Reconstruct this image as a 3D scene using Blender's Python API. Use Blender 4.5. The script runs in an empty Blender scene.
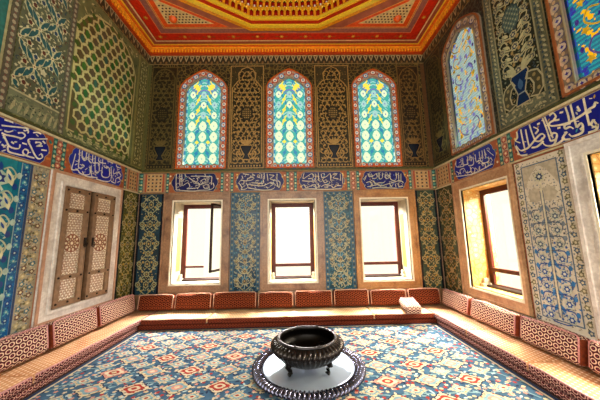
import bpy, bmesh, math, random
import numpy as np
from mathutils import Vector, Matrix
random.seed(7)
PI = math.pi
sc = bpy.context.scene
COL = sc.collection

# ------------------------------------------------------------------ camera, world, light, exposure
W, D, Z0, ZC, YF = 7.114, 6.0, 0.0, 6.6, -1.4
cam_d = bpy.data.cameras.new('camera'); cam = bpy.data.objects.new('camera', cam_d); COL.objects.link(cam)
cam_d.sensor_width = 36; cam_d.lens = 253.587 / 600 * 36; cam_d.clip_start = 0.05
def _rot(y, p, r):
    cy, sy, cp, sp, cr, sr = math.cos(y), math.sin(y), math.cos(p), math.sin(p), math.cos(r), math.sin(r)
    Rz = Matrix(((cy, -sy, 0), (sy, cy, 0), (0, 0, 1))); Rx = Matrix(((1, 0, 0), (0, cp, -sp), (0, sp, cp)))
    Ry = Matrix(((cr, 0, sr), (0, 1, 0), (-sr, 0, cr)))
    return Rz @ Rx @ Ry
_M = _rot(-0.0190, 0.1470, 0.0180)
_right, _fwd, _up = _M.col[0], _M.col[1], _M.col[2]
_B = Matrix((_right, _up, -_fwd)).transposed()
cam.matrix_world = Matrix.Translation((3.697, 0, 1.734)) @ _B.to_4x4()
sc.camera = cam

wd = bpy.data.worlds.new('world'); sc.world = wd; wd.use_nodes = True
bg = wd.node_tree.nodes['Background']
bg.inputs[0].default_value = (1.0, 0.95, 0.70, 1); bg.inputs[1].default_value = 1.0

def area_light(name, loc, rot, sx, sy, power, color=(1, .95, .86)):
    l = bpy.data.lights.new(name, 'AREA'); l.shape = 'RECTANGLE'; l.size = sx; l.size_y = sy; l.energy = power; l.color = color
    o = bpy.data.objects.new(name, l); COL.objects.link(o); o.location = loc; o.rotation_euler = rot
    return o
# sky light falling steeply through the lower windows (lamps stand outside, above the window heads)
for cx in (1.40, 3.62, 5.81):
    area_light('window_daylight', (cx, 7.20, 3.12), (math.radians(-40), 0, 0), 1.5, 0.9, 850, (1, .95, .88))
for cy in (4.50, 2.20):
    area_light('window_daylight', (8.30, cy, 3.12), (0, math.radians(40), 0), 0.9, 1.5, 800, (1, .90, .70))
# fill lamp added behind the camera to brighten the walls and ceiling
area_light('fill_behind_camera', (3.5, -3.2, 2.2), (math.radians(97), 0, 0), 7, 4, 260, (1, .95, .92))

sc.view_settings.view_transform = 'Standard'; sc.view_settings.look = 'None'
sc.view_settings.exposure = 0.5; sc.view_settings.gamma = 1.0; sc.view_settings.use_curve_mapping = False

# ------------------------------------------------------------------ materials
def lin(h):
    c = [int(h[i:i + 2], 16) / 255 for i in (0, 2, 4)]
    return tuple((x / 12.92 if x <= .04045 else ((x + .055) / 1.055) ** 2.4) ** 1.12 for x in c) + (1,)
class NT:
    def __init__(s, m):
        m.use_nodes = True; s.t = m.node_tree; s.b = s.t.nodes['Principled BSDF']
    def n(s, typ, **kw):
        x = s.t.nodes.new(typ)
        for k, v in kw.items(): setattr(x, k, v)
        return x
    def l(s, a, b): s.t.links.new(a, b)
    def m(s, op, a, b=None, c=None):
        x = s.n('ShaderNodeMath', operation=op)
        for i, v in enumerate((a, b, c)):
            if v is None: continue
            if isinstance(v, (int, float)): x.inputs[i].default_value = v
            else: s.l(v, x.inputs[i])
        return x.outputs[0]
    def mix(s, f, a, b):
        x = s.n('ShaderNodeMix', data_type='RGBA')
        if isinstance(f, (int, float)): x.inputs[0].default_value = f
        else: s.l(f, x.inputs[0])
        for i, v in ((6, a), (7, b)):
            if isinstance(v, tuple): x.inputs[i].default_value = v
            else: s.l(v, x.inputs[i])
        return x.outputs[2]
    def ramp(s, f, stops, interp='LINEAR'):
        x = s.n('ShaderNodeValToRGB'); x.color_ramp.interpolation = interp
        e = x.color_ramp.elements
        while len(e) < len(stops): e.new(.5)
        for q, (p, c) in zip(e, stops): q.position = p; q.color = c
        s.l(f, x.inputs[0]); return x.outputs[0]
    def noise(s, scale, detail=3, coord=None, rough=.5):
        x = s.n('ShaderNodeTexNoise'); x.inputs['Scale'].default_value = scale; x.inputs['Detail'].default_value = detail
        x.inputs['Roughness'].default_value = rough
        s.l(coord if coord is not None else s.obj(), x.inputs['Vector']); return x.outputs[0]
    def obj(s): return s.n('ShaderNodeTexCoord').outputs['Object']
    def uv(s): return s.n('ShaderNodeTexCoord').outputs['UV']
_mats = {}
def mat(hexc, rough=.36, metal=0.0, vary=.25, scale=18, spec=.32, hex2=None, key=None):
    k = (hexc, rough, metal, vary, scale, hex2, key)
    if k in _mats: return _mats[k]
    m = bpy.data.materials.new('m_' + hexc); N = NT(m); c = lin(hexc)
    c2 = lin(hex2) if hex2 else tuple(x * (1 - vary) for x in c[:3]) + (1,)
    f = N.noise(scale, 3)
    N.l(N.ramp(f, [(.35, c2), (.65, c)]), N.b.inputs['Base Color'])
    N.b.inputs['Roughness'].default_value = rough; N.b.inputs['Metallic'].default_value = metal
    N.b.inputs['Specular IOR Level'].default_value = spec
    _mats[k] = m; return m
def fine_tile(name, bgc, fgc, third, scale=9, rough=.3, w=.06):
    """glazed tile with a fine scroll pattern: cell edges in one colour, small dots in another"""
    m = bpy.data.materials.new(name); N = NT(m)
    co = N.obj()
    v = N.n('ShaderNodeTexVoronoi', feature='DISTANCE_TO_EDGE'); v.inputs['Scale'].default_value = scale; N.l(co, v.inputs['Vector'])
    v2 = N.n('ShaderNodeTexVoronoi'); v2.inputs['Scale'].default_value = scale * 1.0; N.l(co, v2.inputs['Vector'])
    e = N.ramp(v.outputs['Distance'], [(w * .6, (1, 1, 1, 1)), (w * 1.4, (0, 0, 0, 1))])
    d = N.ramp(v2.outputs['Distance'], [(.14, (1, 1, 1, 1)), (.22, (0, 0, 0, 1))])
    nz = N.ramp(N.noise(2.2, 3, co), [(.35, lin(bgc)), (.65, tuple(x * .6 for x in lin(bgc)[:3]) + (1,))])
    a = N.mix(N.m('MULTIPLY', e, .75), nz, lin(fgc)); b = N.mix(N.m('MULTIPLY', d, .8), a, lin(third))
    N.l(b, N.b.inputs['Base Color']); N.b.inputs['Roughness'].default_value = rough + .08; N.b.inputs['Specular IOR Level'].default_value = .32
    return m
def stone(name, a, b, rough=.35):
    m = bpy.data.materials.new(name); N = NT(m); co = N.obj()
    f = N.noise(3.5, 6, co, .65)
    c = N.ramp(f, [(.3, lin(b)), (.5, lin(a)), (.72, tuple(min(1, x * 1.25) for x in lin(a)[:3]) + (1,))])
    g = N.noise(26, 4, co)
    c = N.mix(N.ramp(g, [(.4, (.35, .35, .35, 1)), (.62, (0, 0, 0, 1))]), c, lin(b))
    N.l(c, N.b.inputs['Base Color']); N.b.inputs['Roughness'].default_value = rough
    return m
def glass_tint(hexc, k=.12, rough=.25):
    key = ('g', hexc)
    if key in _mats: return _mats[key]
    m = bpy.data.materials.new('glass_' + hexc); m.use_nodes = True; t = m.node_tree
    t.nodes.remove(t.nodes['Principled BSDF']); out = t.nodes['Material Output']
    tr = t.nodes.new('ShaderNodeBsdfTransparent'); tr.inputs[0].default_value = lin(hexc)
    tl = t.nodes.new('ShaderNodeBsdfDiffuse'); tl.inputs[0].default_value = lin(hexc)
    gl = t.nodes.new('ShaderNodeBsdfGlossy'); gl.inputs['Roughness'].default_value = rough
    m1 = t.nodes.new('ShaderNodeMixShader'); m1.inputs[0].default_value = k
    t.links.new(tr.outputs[0], m1.inputs[1]); t.links.new(tl.outputs[0], m1.inputs[2])
    m2 = t.nodes.new('ShaderNodeMixShader'); m2.inputs[0].default_value = .04
    t.links.new(m1.outputs[0], m2.inputs[1]); t.links.new(gl.outputs[0], m2.inputs[2])
    t.links.new(m2.outputs[0], out.inputs[0]); _mats[key] = m; return m
def ring_cloth(name, basec, ringc, dotc, cw=.10, ch=.085, rough=.95):
    """woven cloth: staggered rows of outlined ovals, in the piece's own surface metres (UV)"""
    m = bpy.data.materials.new(name); N = NT(m)
    s = N.n('ShaderNodeSeparateXYZ'); N.l(N.uv(), s.inputs[0])
    v = N.m('DIVIDE', s.outputs[1], ch); row = N.m('FLOOR', v)
    off = N.m('MULTIPLY', N.m('PINGPONG', row, 1.0), .5)
    u = N.m('ADD', N.m('DIVIDE', s.outputs[0], cw), off)
    du = N.m('SUBTRACT', N.m('FRACT', u), .5); dv = N.m('SUBTRACT', N.m('FRACT', v), .5)
    d = N.m('SQRT', N.m('ADD', N.m('MULTIPLY', du, du), N.m('MULTIPLY', dv, dv)))
    base = N.ramp(N.noise(9, 2), [(.3, tuple(x * .6 for x in lin(basec)[:3]) + (1,)), (.7, lin(basec))])
    ring = N.ramp(d, [(0, (0, 0, 0, 1)), (.25, (0, 0, 0, 1)), (.31, (1, 1, 1, 1)), (.42, (1, 1, 1, 1)), (.47, (0, 0, 0, 1))])
    dot = N.ramp(d, [(.06, (1, 1, 1, 1)), (.13, (0, 0, 0, 1))])
    c = N.mix(ring, base, lin(ringc)); c = N.mix(dot, c, lin(dotc))
    N.l(c, N.b.inputs['Base Color']); N.b.inputs['Roughness'].default_value = rough; N.b.inputs['Specular IOR Level'].default_value = .15
    return m
def seat_cloth(name, a, b, cc):
    m = bpy.data.materials.new(name); N = NT(m)
    s = N.n('ShaderNodeSeparateXYZ'); N.l(N.uv(), s.inputs[0])
    v = N.m('DIVIDE', s.outputs[1], .055); u = N.m('ADD', N.m('DIVIDE', s.outputs[0], .05), N.m('MULTIPLY', N.m('FLOOR', v), .5))
    f = N.m('ABSOLUTE', N.m('SUBTRACT', N.m('FRACT', v), .5)); g = N.m('ABSOLUTE', N.m('SUBTRACT', N.m('FRACT', u), .5))
    d = N.m('ADD', f, g)
    c = N.ramp(N.noise(4, 3), [(.3, lin(b)), (.7, lin(a))])
    c = N.mix(N.ramp(d, [(.18, (.8, .8, .8, 1)), (.34, (0, 0, 0, 1))]), c, lin(cc))
    c = N.mix(N.ramp(f, [(.40, (0, 0, 0, 1)), (.48, (.6, .6, .6, 1))]), c, lin('8a4423'))
    N.l(c, N.b.inputs['Base Color']); N.b.inputs['Roughness'].default_value = .95; N.b.inputs['Specular IOR Level'].default_value = .15
    return m

# ------------------------------------------------------------------ object helpers
def tag(o, label=None, cat=None, group=None, kind=None):
    if label: o['label'] = label
    if cat: o['category'] = cat
    if group: o['group'] = group
    if kind: o['kind'] = kind
    return o
def link(name, me, mats=(), parent=None, smooth=False):
    o = bpy.data.objects.new(name, me); COL.objects.link(o)
    for m in mats: me.materials.append(m)
    if smooth:
        me.polygons.foreach_set('use_smooth', [True] * len(me.polygons))
    if parent is not None:
        o.parent = parent; o.matrix_parent_inverse = parent.matrix_world.inverted() if False else Matrix.Translation(-Vector(parent.location))
    return o
def empty(name, loc=(0, 0, 0)):
    o = bpy.data.objects.new(name, None); COL.objects.link(o); o.location = loc; return o

WALLS = {'back': (lambda u, v, h: (u, D - h, v)), 'left': (lambda u, v, h: (h, u, v)), 'right': (lambda u, v, h: (W - h, u, v)),
         'ceil': (lambda u, v, h: (u, v, ZC - h)), 'floor': (lambda u, v, h: (u, v, Z0 + h))}
class Cv:
    """vector drawing on a wall plane: each shape is a thin inlaid piece standing a hair proud of the one below"""
    def __init__(s, wall, base=.004): s.w = WALLS[wall]; s.wall = wall; s.b = base; s.V = []; s.F = []; s.I = []; s.M = []; s.c = 0
    def mi(s, m):
        if isinstance(m, str): m = mat(m)
        if m not in s.M: s.M.append(m)
        return s.M.index(m)
    def h(s, layer):
        s.c += 1; return s.b + layer * .0016 + (s.c % 500) * 2.4e-6
    def poly(s, pts, m, layer=0):
        h = s.h(layer); k = len(s.V); s.V += [s.w(u, v, h) for u, v in pts]; s.F.append(list(range(k, k + len(pts)))); s.I.append(s.mi(m))
    def rect(s, u0, u1, v0, v1, m, layer=0): s.poly([(u0, v0), (u1, v0), (u1, v1), (u0, v1)], m, layer)
    def frame(s, u0, u1, v0, v1, t, m, layer=0):
        s.rect(u0, u1, v0, v0 + t, m, layer); s.rect(u0, u1, v1 - t, v1, m, layer)
        s.rect(u0, u0 + t, v0 + t, v1 - t, m, layer); s.rect(u1 - t, u1, v0 + t, v1 - t, m, layer)
    def ell(s, u, v, a, b=None, m='ffffff', layer=0, rot=0, n=10):
        b = b or a; c_, s_ = math.cos(rot), math.sin(rot)
        s.poly([(u + a * math.cos(t) * c_ - b * math.sin(t) * s_, v + a * math.cos(t) * s_ + b * math.sin(t) * c_) for t in [2 * PI * i / n for i in range(n)]], m, layer)
    def leaf(s, u, v, L, w, ang, m, layer=0):
        c_, s_ = math.cos(ang), math.sin(ang)
        P = [(0, 0), (.25, .42), (.55, .5), (.8, .28), (1, 0), (.8, -.28), (.55, -.5), (.25, -.42)]
        s.poly([(u + L * x * c_ - w * y * s_, v + L * x * s_ + w * y * c_) for x, y in P], m, layer)
    def star(s, u, v, r, n, m, layer=0, inner=.6, rot=0, sx=1, sy=1):
        s.poly([(u + sx * r * (1 if i % 2 == 0 else inner) * math.cos(rot + PI * i / n), v + sy * r * (1 if i % 2 == 0 else inner) * math.sin(rot + PI * i / n)) for i in range(2 * n)], m, layer)
    def stroke(s, pts, w, m, layer=0, closed=False, smooth=0, nib=None):
        if smooth: pts = catmull(pts, smooth, closed)
        n = len(pts); h = s.h(layer); k = len(s.V); mi = s.mi(m)
        for i, (u, v) in enumerate(pts):
            a = pts[i - 1] if (i > 0 or closed) else pts[i]; b = pts[(i + 1) % n] if (i < n - 1 or closed) else pts[i]
            dx, dy = b[0] - a[0], b[1] - a[1]; L = math.hypot(dx, dy) or 1; nx, ny = -dy / L, dx / L
            ww = (w[i] if isinstance(w, (list, tuple)) else w) / 2
            if nib is not None: ww *= .55 + .75 * abs(nx * math.cos(nib) + ny * math.sin(nib))
            s.V += [s.w(u + nx * ww, v + ny * ww, h), s.w(u - nx * ww, v - ny * ww, h)]
        for i in range(n if closed else n - 1):
            a = k + 2 * i; b = k + 2 * ((i + 1) % n); s.F.append([a, a + 1, b + 1, b]); s.I.append(mi)
    def flower(s, u, v, r, n, mp, mc, layer=0, rot=0, mo=None):
        if mo: s.star(u, v, r * 1.3, n, mo, layer, .85, rot)
        s.star(u, v, r, n, mp, layer + .3, .62, rot); s.ell(u, v, r * .38, None, mc, layer + .6, n=7)
    def bits(s, u0, u1, v0, v1, step, cols, layer=.6, seed=0, size=1.0, inside=None):
        """small leaves, buds and tendrils strewn over the ground of a tile field"""
        r = random.Random(seed); v = v0 + step * .5; j = 0
        while v < v1 - step * .3:
            u = u0 + step * (.5 if j % 2 else .8)
            while u < u1 - step * .3:
                x, y = u + r.uniform(-.2, .2) * step, v + r.uniform(-.2, .2) * step; k = r.random(); m = r.choice(cols)
                if inside is None or inside(x, y):
                    if k < .5: s.leaf(x, y, step * .8 * size, step * .3 * size, r.uniform(0, 6.28), m, layer)
                    elif k < .75: s.star(x, y, step * .34 * size, 5, m, layer, .6, r.random())
                    else:
                        t0 = r.uniform(0, 6.28); s.stroke([(x + step * .35 * size * math.cos(t0 + q * .9), y + step * .35 * size * math.sin(t0 + q * .9)) for q in range(5)], step * .16, m, layer)
                u += step
            v += step * .85; j += 1
    def build(s, name, parent=None):
        me = bpy.data.meshes.new(name); me.from_pydata(s.V, [], s.F); me.polygons.foreach_set('material_index', s.I); me.update()
        return link(name, me, s.M, parent)
def catmull(p, k, closed=False):
    n = len(p); out = []
    if n < 3 and not closed:
        return [(p[0][0] + (p[1][0] - p[0][0]) * i / k, p[0][1] + (p[1][1] - p[0][1]) * i / k) for i in range(k + 1)]
    for i in range(n if closed else n - 1):
        g = (lambda j: p[j % n]) if closed else (lambda j: p[max(0, min(n - 1, j))])
        a, b, c, d = g(i - 1), g(i), g(i + 1), g(i + 2)
        for j in range(k):
            t = j / k; q = []
            for x in (0, 1):
                q.append(.5 * (2 * b[x] + (c[x] - a[x]) * t + (2 * a[x] - 5 * b[x] + 4 * c[x] - d[x]) * t * t + (3 * b[x] - a[x] - 3 * c[x] + d[x]) * t ** 3))
            out.append(tuple(q))
    if not closed: out.append(p[-1])
    return out
class MB:
    """solid pieces collected into one mesh"""
    def __init__(s): s.V = []; s.F = []; s.I = []
    def box(s, a, b, m=0):
        k = len(s.V); (x0, y0, z0), (x1, y1, z1) = a, b
        s.V += [(x0, y0, z0), (x1, y0, z0), (x1, y1, z0), (x0, y1, z0), (x0, y0, z1), (x1, y0, z1), (x1, y1, z1), (x0, y1, z1)]
        for f in ((0, 3, 2, 1), (4, 5, 6, 7), (0, 1, 5, 4), (1, 2, 6, 5), (2, 3, 7, 6), (3, 0, 4, 7)): s.F.append([k + i for i in f]); s.I.append(m)
    def wbox(s, wall, u0, u1, v0, v1, h0, h1, m=0):
        p = [WALLS[wall](u, v, h) for u in (u0, u1) for v in (v0, v1) for h in (h0, h1)]
        s.box([min(q[i] for q in p) for i in range(3)], [max(q[i] for q in p) for i in range(3)], m)
    def wprism(s, wall, pts, h0, h1, m=0):
        n = len(pts); k = len(s.V); s.V += [WALLS[wall](u, v, h0) for u, v in pts] + [WALLS[wall](u, v, h1) for u, v in pts]
        s.F.append(list(range(k, k + n))); s.F.append(list(range(k + n, k + 2 * n))[::-1]); s.I += [m, m]
        for i in range(n): j = (i + 1) % n; s.F.append([k + i, k + j, k + n + j, k + n + i]); s.I.append(m)
    def ring(s, wall, outer, inner, h0, h1, m=0):
        """plate between two outlines of equal point count"""
        n = len(outer); k = len(s.V)
        for h in (h0, h1):
            s.V += [WALLS[wall](u, v, h) for u, v in outer] + [WALLS[wall](u, v, h) for u, v in inner]
        for i in range(n):
            j = (i + 1) % n
            for q in ((i, j, n + j, n + i), (2 * n + i, 3 * n + i, 3 * n + j, 2 * n + j), (i, 2 * n + i, 2 * n + j, j), (n + i, n + j, 3 * n + j, 3 * n + i)):
                s.F.append([k + x for x in q]); s.I.append(m)
    def tube(s, p, r, n=8, m=0, closed=False):
        P = [Vector(q) for q in p]; k = len(s.V); N_ = len(P)
        for i, c in enumerate(P):
            a = P[i - 1] if (i > 0 or closed) else c; b = P[(i + 1) % N_] if (i < N_ - 1 or closed) else c
            t = (b - a).normalized(); x = t.orthogonal().normalized() if abs(t.z) > .95 else t.cross(Vector((0, 0, 1))).normalized(); y = t.cross(x)
            rr = r[i] if isinstance(r, (list, tuple)) else r
            s.V += [tuple(c + rr * (x * math.cos(2 * PI * j / n) + y * math.sin(2 * PI * j / n))) for j in range(n)]
        for i in range(N_ if closed else N_ - 1):
            for j in range(n):
                a = k + i * n; b = k + ((i + 1) % N_) * n; j2 = (j + 1) % n
                s.F.append([a + j, a + j2, b + j2, b + j]); s.I.append(m)
        if not closed:
            s.F.append([k + j for j in range(n)][::-1]); s.I.append(m); s.F.append([k + (N_ - 1) * n + j for j in range(n)]); s.I.append(m)
    def lathe(s, prof, c, n=48, m=0, mod=None):
        k = len(s.V); P = len(prof)
        for j in range(n):
            t = 2 * PI * j / n
            for i, (r, z) in enumerate(prof):
                rr, zz = (mod(i, t, r, z) if mod else (r, z))
                s.V.append((c[0] + rr * math.cos(t), c[1] + rr * math.sin(t), c[2] + zz))
        for j in range(n):
            j2 = (j + 1) % n
            for i in range(P - 1): s.F.append([k + j * P + i, k + j2 * P + i, k + j2 * P + i + 1, k + j * P + i + 1]); s.I.append(m)
    def build(s, name, mats, parent=None, smooth=False):
        me = bpy.data.meshes.new(name); me.from_pydata(s.V, [], s.F); me.polygons.foreach_set('material_index', s.I)
        b = bmesh.new(); b.from_mesh(me); bmesh.ops.recalc_face_normals(b, faces=b.faces); b.to_mesh(me); b.free(); me.update()
        return link(name, me, mats, parent, smooth)
def holed(wall, outer, holes, h_back, m_list=None):
    """solid slab with holes, from a filled 2D curve: returns a mesh (front face at h=0, back at h=-h_back)"""
    cu = bpy.data.curves.new('c', 'CURVE'); cu.dimensions = '2D'; cu.fill_mode = 'BOTH'; cu.extrude = .5
    for pts in [outer] + holes:
        sp = cu.splines.new('POLY'); sp.points.add(len(pts) - 1); sp.use_cyclic_u = True
        for q, (u, v) in zip(sp.points, pts): q.co = (u, v, 0, 1)
    o = bpy.data.objects.new('c', cu); COL.objects.link(o); bpy.context.view_layer.update()
    me = bpy.data.meshes.new_from_object(o.evaluated_get(bpy.context.evaluated_depsgraph_get()))
    bpy.data.objects.remove(o); bpy.data.curves.remove(cu)
    for v in me.vertices: v.co = WALLS[wall](v.co.x, v.co.y, (v.co.z - .5) * h_back)
    V = [tuple(v.co) for v in me.vertices]; F = [list(p.vertices) for p in me.polygons]
    bpy.data.meshes.remove(me); return V, F

# pen strokes of the calligraphy panels, in metres on their walls
TR=[[(2.714,3.293),(2.713,3.132),(2.708,2.95)],[(2.639,2.925),(2.661,2.987),(2.689,2.955),(2.662,2.913),(2.631,2.928),(2.657,2.866),(2.734,2.847)],[(2.587,3.156),(2.612,3.181),(2.63,3.145),(2.678,3.137),(2.77,3.103),(2.93,3.084),(3.109,3.13),(3.138,3.182),(3.075,3.192)],[(2.857,3.294),(2.848,3.13),(2.836,2.985)],[(2.916,3.309),(2.903,3.183),(2.902,3.096)],[(2.836,2.985),(2.784,3.016),(2.773,2.964),(2.806,2.943)],[(2.773,2.964),(2.793,2.902),(2.896,2.898),(2.931,2.945)],[(2.871,2.984),(2.907,3.025),(2.962,3.025),(2.955,3.071),(2.89,3.065)],[(2.981,2.909),(3.076,2.859),(3.127,2.873)],[(2.947,2.981),(3.015,2.91),(2.923,2.861)],[(3.122,3.281),(3.07,3.294),(3.044,3.229),(3.075,3.192),(3.007,3.171)],[(3.214,3.3),(3.188,3.139),(3.16,2.942)],[(3.184,3.293),(3.153,3.137),(3.124,2.967)],[(3.16,2.942),(3.091,2.941),(3.069,3.003),(3.113,3.032),(3.143,3.001)],[(3.074,2.972),(3.126,2.877),(3.222,2.901),(3.265,2.957)],[(3.411,3.303),(3.396,3.176),(3.364,3.023)],[(3.48,3.248),(3.475,3.095),(3.464,2.977)],[(3.556,3.281),(3.551,3.155),(3.537,2.96)],[(3.364,3.023),(3.299,2.997),(3.226,3.035),(3.258,3.084),(3.329,3.064),(3.464,2.977),(3.537,2.96),(3.613,2.973),(3.713,3.069)],[(3.628,3.277),(3.627,3.186),(3.683,3.148),(3.595,3.084)],[(3.358,3.23),(3.299,3.162),(3.348,3.122)],[(3.3,3.24),(3.259,3.24)],[(3.051,3.072),(3.012,3.065)],[(2.79,3.233),(2.774,3.165),(2.802,3.191)],[(2.993,3.254),(2.949,3.244)],[(2.702,3.103),(2.664,3.107)],[(3.433,2.951),(3.351,2.935),(3.249,2.977)],[(3.713,3.069),(3.736,3.032),(3.625,2.904),(3.511,2.837)]]
TL2=[[(3.08,3.197),(3.215,3.24),(3.379,3.299),(3.367,3.254),(3.333,3.243)],[(3.092,3.106),(3.139,3.098),(3.232,3.115),(3.331,3.13),(3.362,3.183),(3.321,3.204),(3.274,3.174)],[(3.668,3.257),(3.524,3.195),(3.409,3.142),(3.458,3.051),(3.527,2.954),(3.58,2.921),(3.631,2.958),(3.609,3.002),(3.577,2.971)],[(3.11,3.086),(3.157,3.023),(3.196,2.969),(3.261,2.96),(3.313,2.982),(3.318,3.038)],[(3.181,2.963),(3.197,2.899),(3.278,2.894),(3.404,2.913),(3.431,2.981),(3.384,2.994),(3.364,2.948),(3.404,2.913),(3.523,2.913)],[(3.233,3.291),(3.232,3.364)],[(3.099,3.283),(3.16,3.29),(3.202,3.334)],[(3.117,3.144),(3.164,3.146),(3.214,3.187)],[(3.504,3.129),(3.558,3.16),(3.59,3.142),(3.528,3.093),(3.613,3.125)],[(3.362,3.292),(3.394,3.256),(3.389,3.224)],[(3.458,3.263),(3.52,3.3),(3.57,3.291)],[(3.211,3.034),(3.245,3.02)],[(3.34,3.066),(3.401,3.069)],[(3.112,2.96),(3.144,2.95),(3.164,2.97)],[(3.124,2.874),(3.165,2.906)],[(3.603,3.199),(3.647,3.174)],[(3.601,3.062),(3.681,3.08)]]
TL1=[[(4.233,3.297),(4.246,3.135),(4.248,2.992),(4.304,2.986),(4.362,3.036),(4.308,3.054)],[(4.288,3.305),(4.3,3.174),(4.362,3.138),(4.407,3.209)],[(4.378,3.326),(4.384,3.178)],[(4.433,3.322),(4.444,3.175),(4.513,3.138),(4.53,3.225)],[(4.517,3.327),(4.522,3.176)],[(4.576,3.324),(4.61,3.012),(4.695,3.023),(4.676,3.174),(4.597,3.163)],[(4.665,3.329),(4.68,3.212),(4.852,3.227)],[(4.758,3.335),(4.762,3.225)],[(4.875,3.31),(5.024,3.344),(5.016,3.276)],[(5.133,3.337),(5.155,3.25),(5.275,3.257)],[(4.164,3.195),(4.146,3.059),(4.129,2.915),(4.235,2.934),(4.291,2.894),(4.395,2.887),(4.497,2.936),(4.481,3.058)],[(4.507,3.077),(4.544,2.901),(4.674,2.909)],[(4.767,3.14),(4.772,2.981),(4.855,2.953),(4.964,3.004),(4.944,3.165),(4.83,3.145)],[(4.99,3.203),(5.017,2.94),(4.833,2.874),(4.648,2.879)],[(5.08,3.189),(5.075,3.084),(5.213,3.146),(5.297,3.086),(5.158,2.999),(5.152,2.906),(5.027,2.917)],[(4.177,3.004),(4.222,3.039)],[(4.384,2.974),(4.431,3.021)],[(4.336,2.939),(4.401,2.843),(4.588,2.889)],[(5.227,3.042),(5.29,2.99),(5.204,2.931)]]
TR1=[[(5.11,3.266),(5.112,3.144),(4.885,3.103),(4.94,3.19)],[(4.893,3.258),(4.898,3.13),(4.768,3.104)],[(4.744,3.245),(4.778,3.141),(4.742,3.062),(4.617,3.059),(4.608,3.2)],[(4.664,3.241),(4.667,3.13)],[(4.543,3.223),(4.537,3.079),(4.462,3.088)],[(4.436,3.241),(4.432,3.1),(4.377,3.009),(4.244,2.999),(4.231,3.077)],[(4.366,3.238),(4.363,3.089)],[(4.31,3.239),(4.297,3.078)],[(4.248,3.207),(4.172,3.119),(4.119,3.06)],[(5.146,3.056),(5.013,2.973),(5.018,3.046),(4.895,3.048),(4.843,2.953),(4.715,2.942),(4.715,3.032)],[(4.702,3.017),(4.69,2.902),(4.614,2.893),(4.585,2.973),(4.497,2.884),(4.468,2.972)],[(5.221,2.953),(4.987,2.919),(4.694,2.88),(4.395,2.899),(4.23,2.924),(4.166,2.925)],[(4.387,2.949),(4.405,3.007),(4.328,2.973),(4.338,2.914)],[(5.114,3.243),(5.158,3.207)],[(5.044,3.005),(5.086,2.968)],[(4.185,3.042),(4.157,2.983)]]
TB1=[[(0.849,3.303),(0.869,2.935),(0.953,2.922)],[(0.933,3.302),(0.948,3.007)],[(0.982,3.289),(1.001,3.006)],[(1.053,3.301),(1.092,3.226)],[(1.199,3.237),(1.438,3.236),(1.702,3.223)],[(1.153,3.201),(1.227,3.15),(1.301,3.1),(1.371,3.124),(1.344,3.198)],[(1.02,3.006),(1.135,3.078),(1.187,2.979),(1.118,2.932),(1.284,2.942),(1.401,2.964),(1.41,3.05),(1.302,3.076)],[(1.443,3.123),(1.536,3.171),(1.563,3.097),(1.47,3.037),(1.375,3.026)],[(1.495,3.0),(1.613,3.035),(1.64,2.949),(1.545,2.938),(1.507,2.987)],[(1.531,3.319),(1.546,3.245)],[(1.702,3.218),(1.697,3.021)],[(1.607,3.207),(1.612,3.071)],[(1.731,3.07),(1.758,2.971),(1.665,2.9),(1.428,2.891),(1.263,2.869),(0.93,2.898)]]
TB2=[[(2.33,3.037),(2.4,3.122),(2.52,3.108),(2.615,3.193),(2.712,3.167),(2.64,3.119),(2.52,3.108)],[(2.353,3.061),(2.427,2.938),(2.404,2.901),(2.499,2.9),(2.57,2.96),(2.521,3.059)],[(2.569,3.021),(2.737,2.994),(2.93,2.979),(3.098,3.051),(3.17,3.013),(3.098,2.965)],[(2.665,3.057),(2.929,3.041),(2.929,3.127)],[(2.881,3.152),(2.904,3.276)],[(2.952,3.3),(2.965,3.151)],[(2.784,3.203),(2.856,3.178)],[(3.267,3.271),(3.266,3.048),(3.314,2.925),(3.338,3.047),(3.291,3.097)],[(3.073,3.249),(3.194,3.223),(3.098,3.15),(3.242,3.098)],[(2.446,3.282),(2.591,3.255)],[(2.663,3.279),(2.735,3.229)],[(2.57,2.935),(2.762,2.896),(2.954,2.869),(3.146,2.891),(3.218,2.951)],[(3.002,2.954),(3.05,2.916)],[(3.025,3.275),(3.049,3.101)],[(2.422,3.233),(2.447,3.158)]]
TB3=[[(3.923,3.288),(3.896,3.139),(4.018,3.212),(4.117,3.26),(4.139,3.16),(4.017,3.137)],[(3.87,3.09),(4.04,3.075),(4.186,3.098),(4.202,3.259)],[(4.264,3.283),(4.27,3.084)],[(4.336,3.257),(4.357,3.157),(4.455,3.181),(4.555,3.254),(4.562,3.08)],[(4.379,3.083),(4.426,3.032),(4.501,3.081)],[(4.628,3.228),(4.726,3.252),(4.625,3.154),(4.746,3.127)],[(4.8,3.251),(4.805,3.077)],[(4.86,3.225),(4.85,3.002)],[(3.844,2.942),(3.917,2.99),(3.964,2.916),(4.085,2.963),(4.183,2.986),(4.205,2.912),(4.303,2.96)],[(4.326,2.935),(4.425,2.983),(4.569,2.956),(4.616,2.906),(4.715,2.954),(4.812,2.953)],[(3.867,2.88),(4.084,2.889),(4.3,2.862),(4.566,2.87),(4.809,2.891)],[(4.256,3.01),(4.277,2.911)]]
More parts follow.
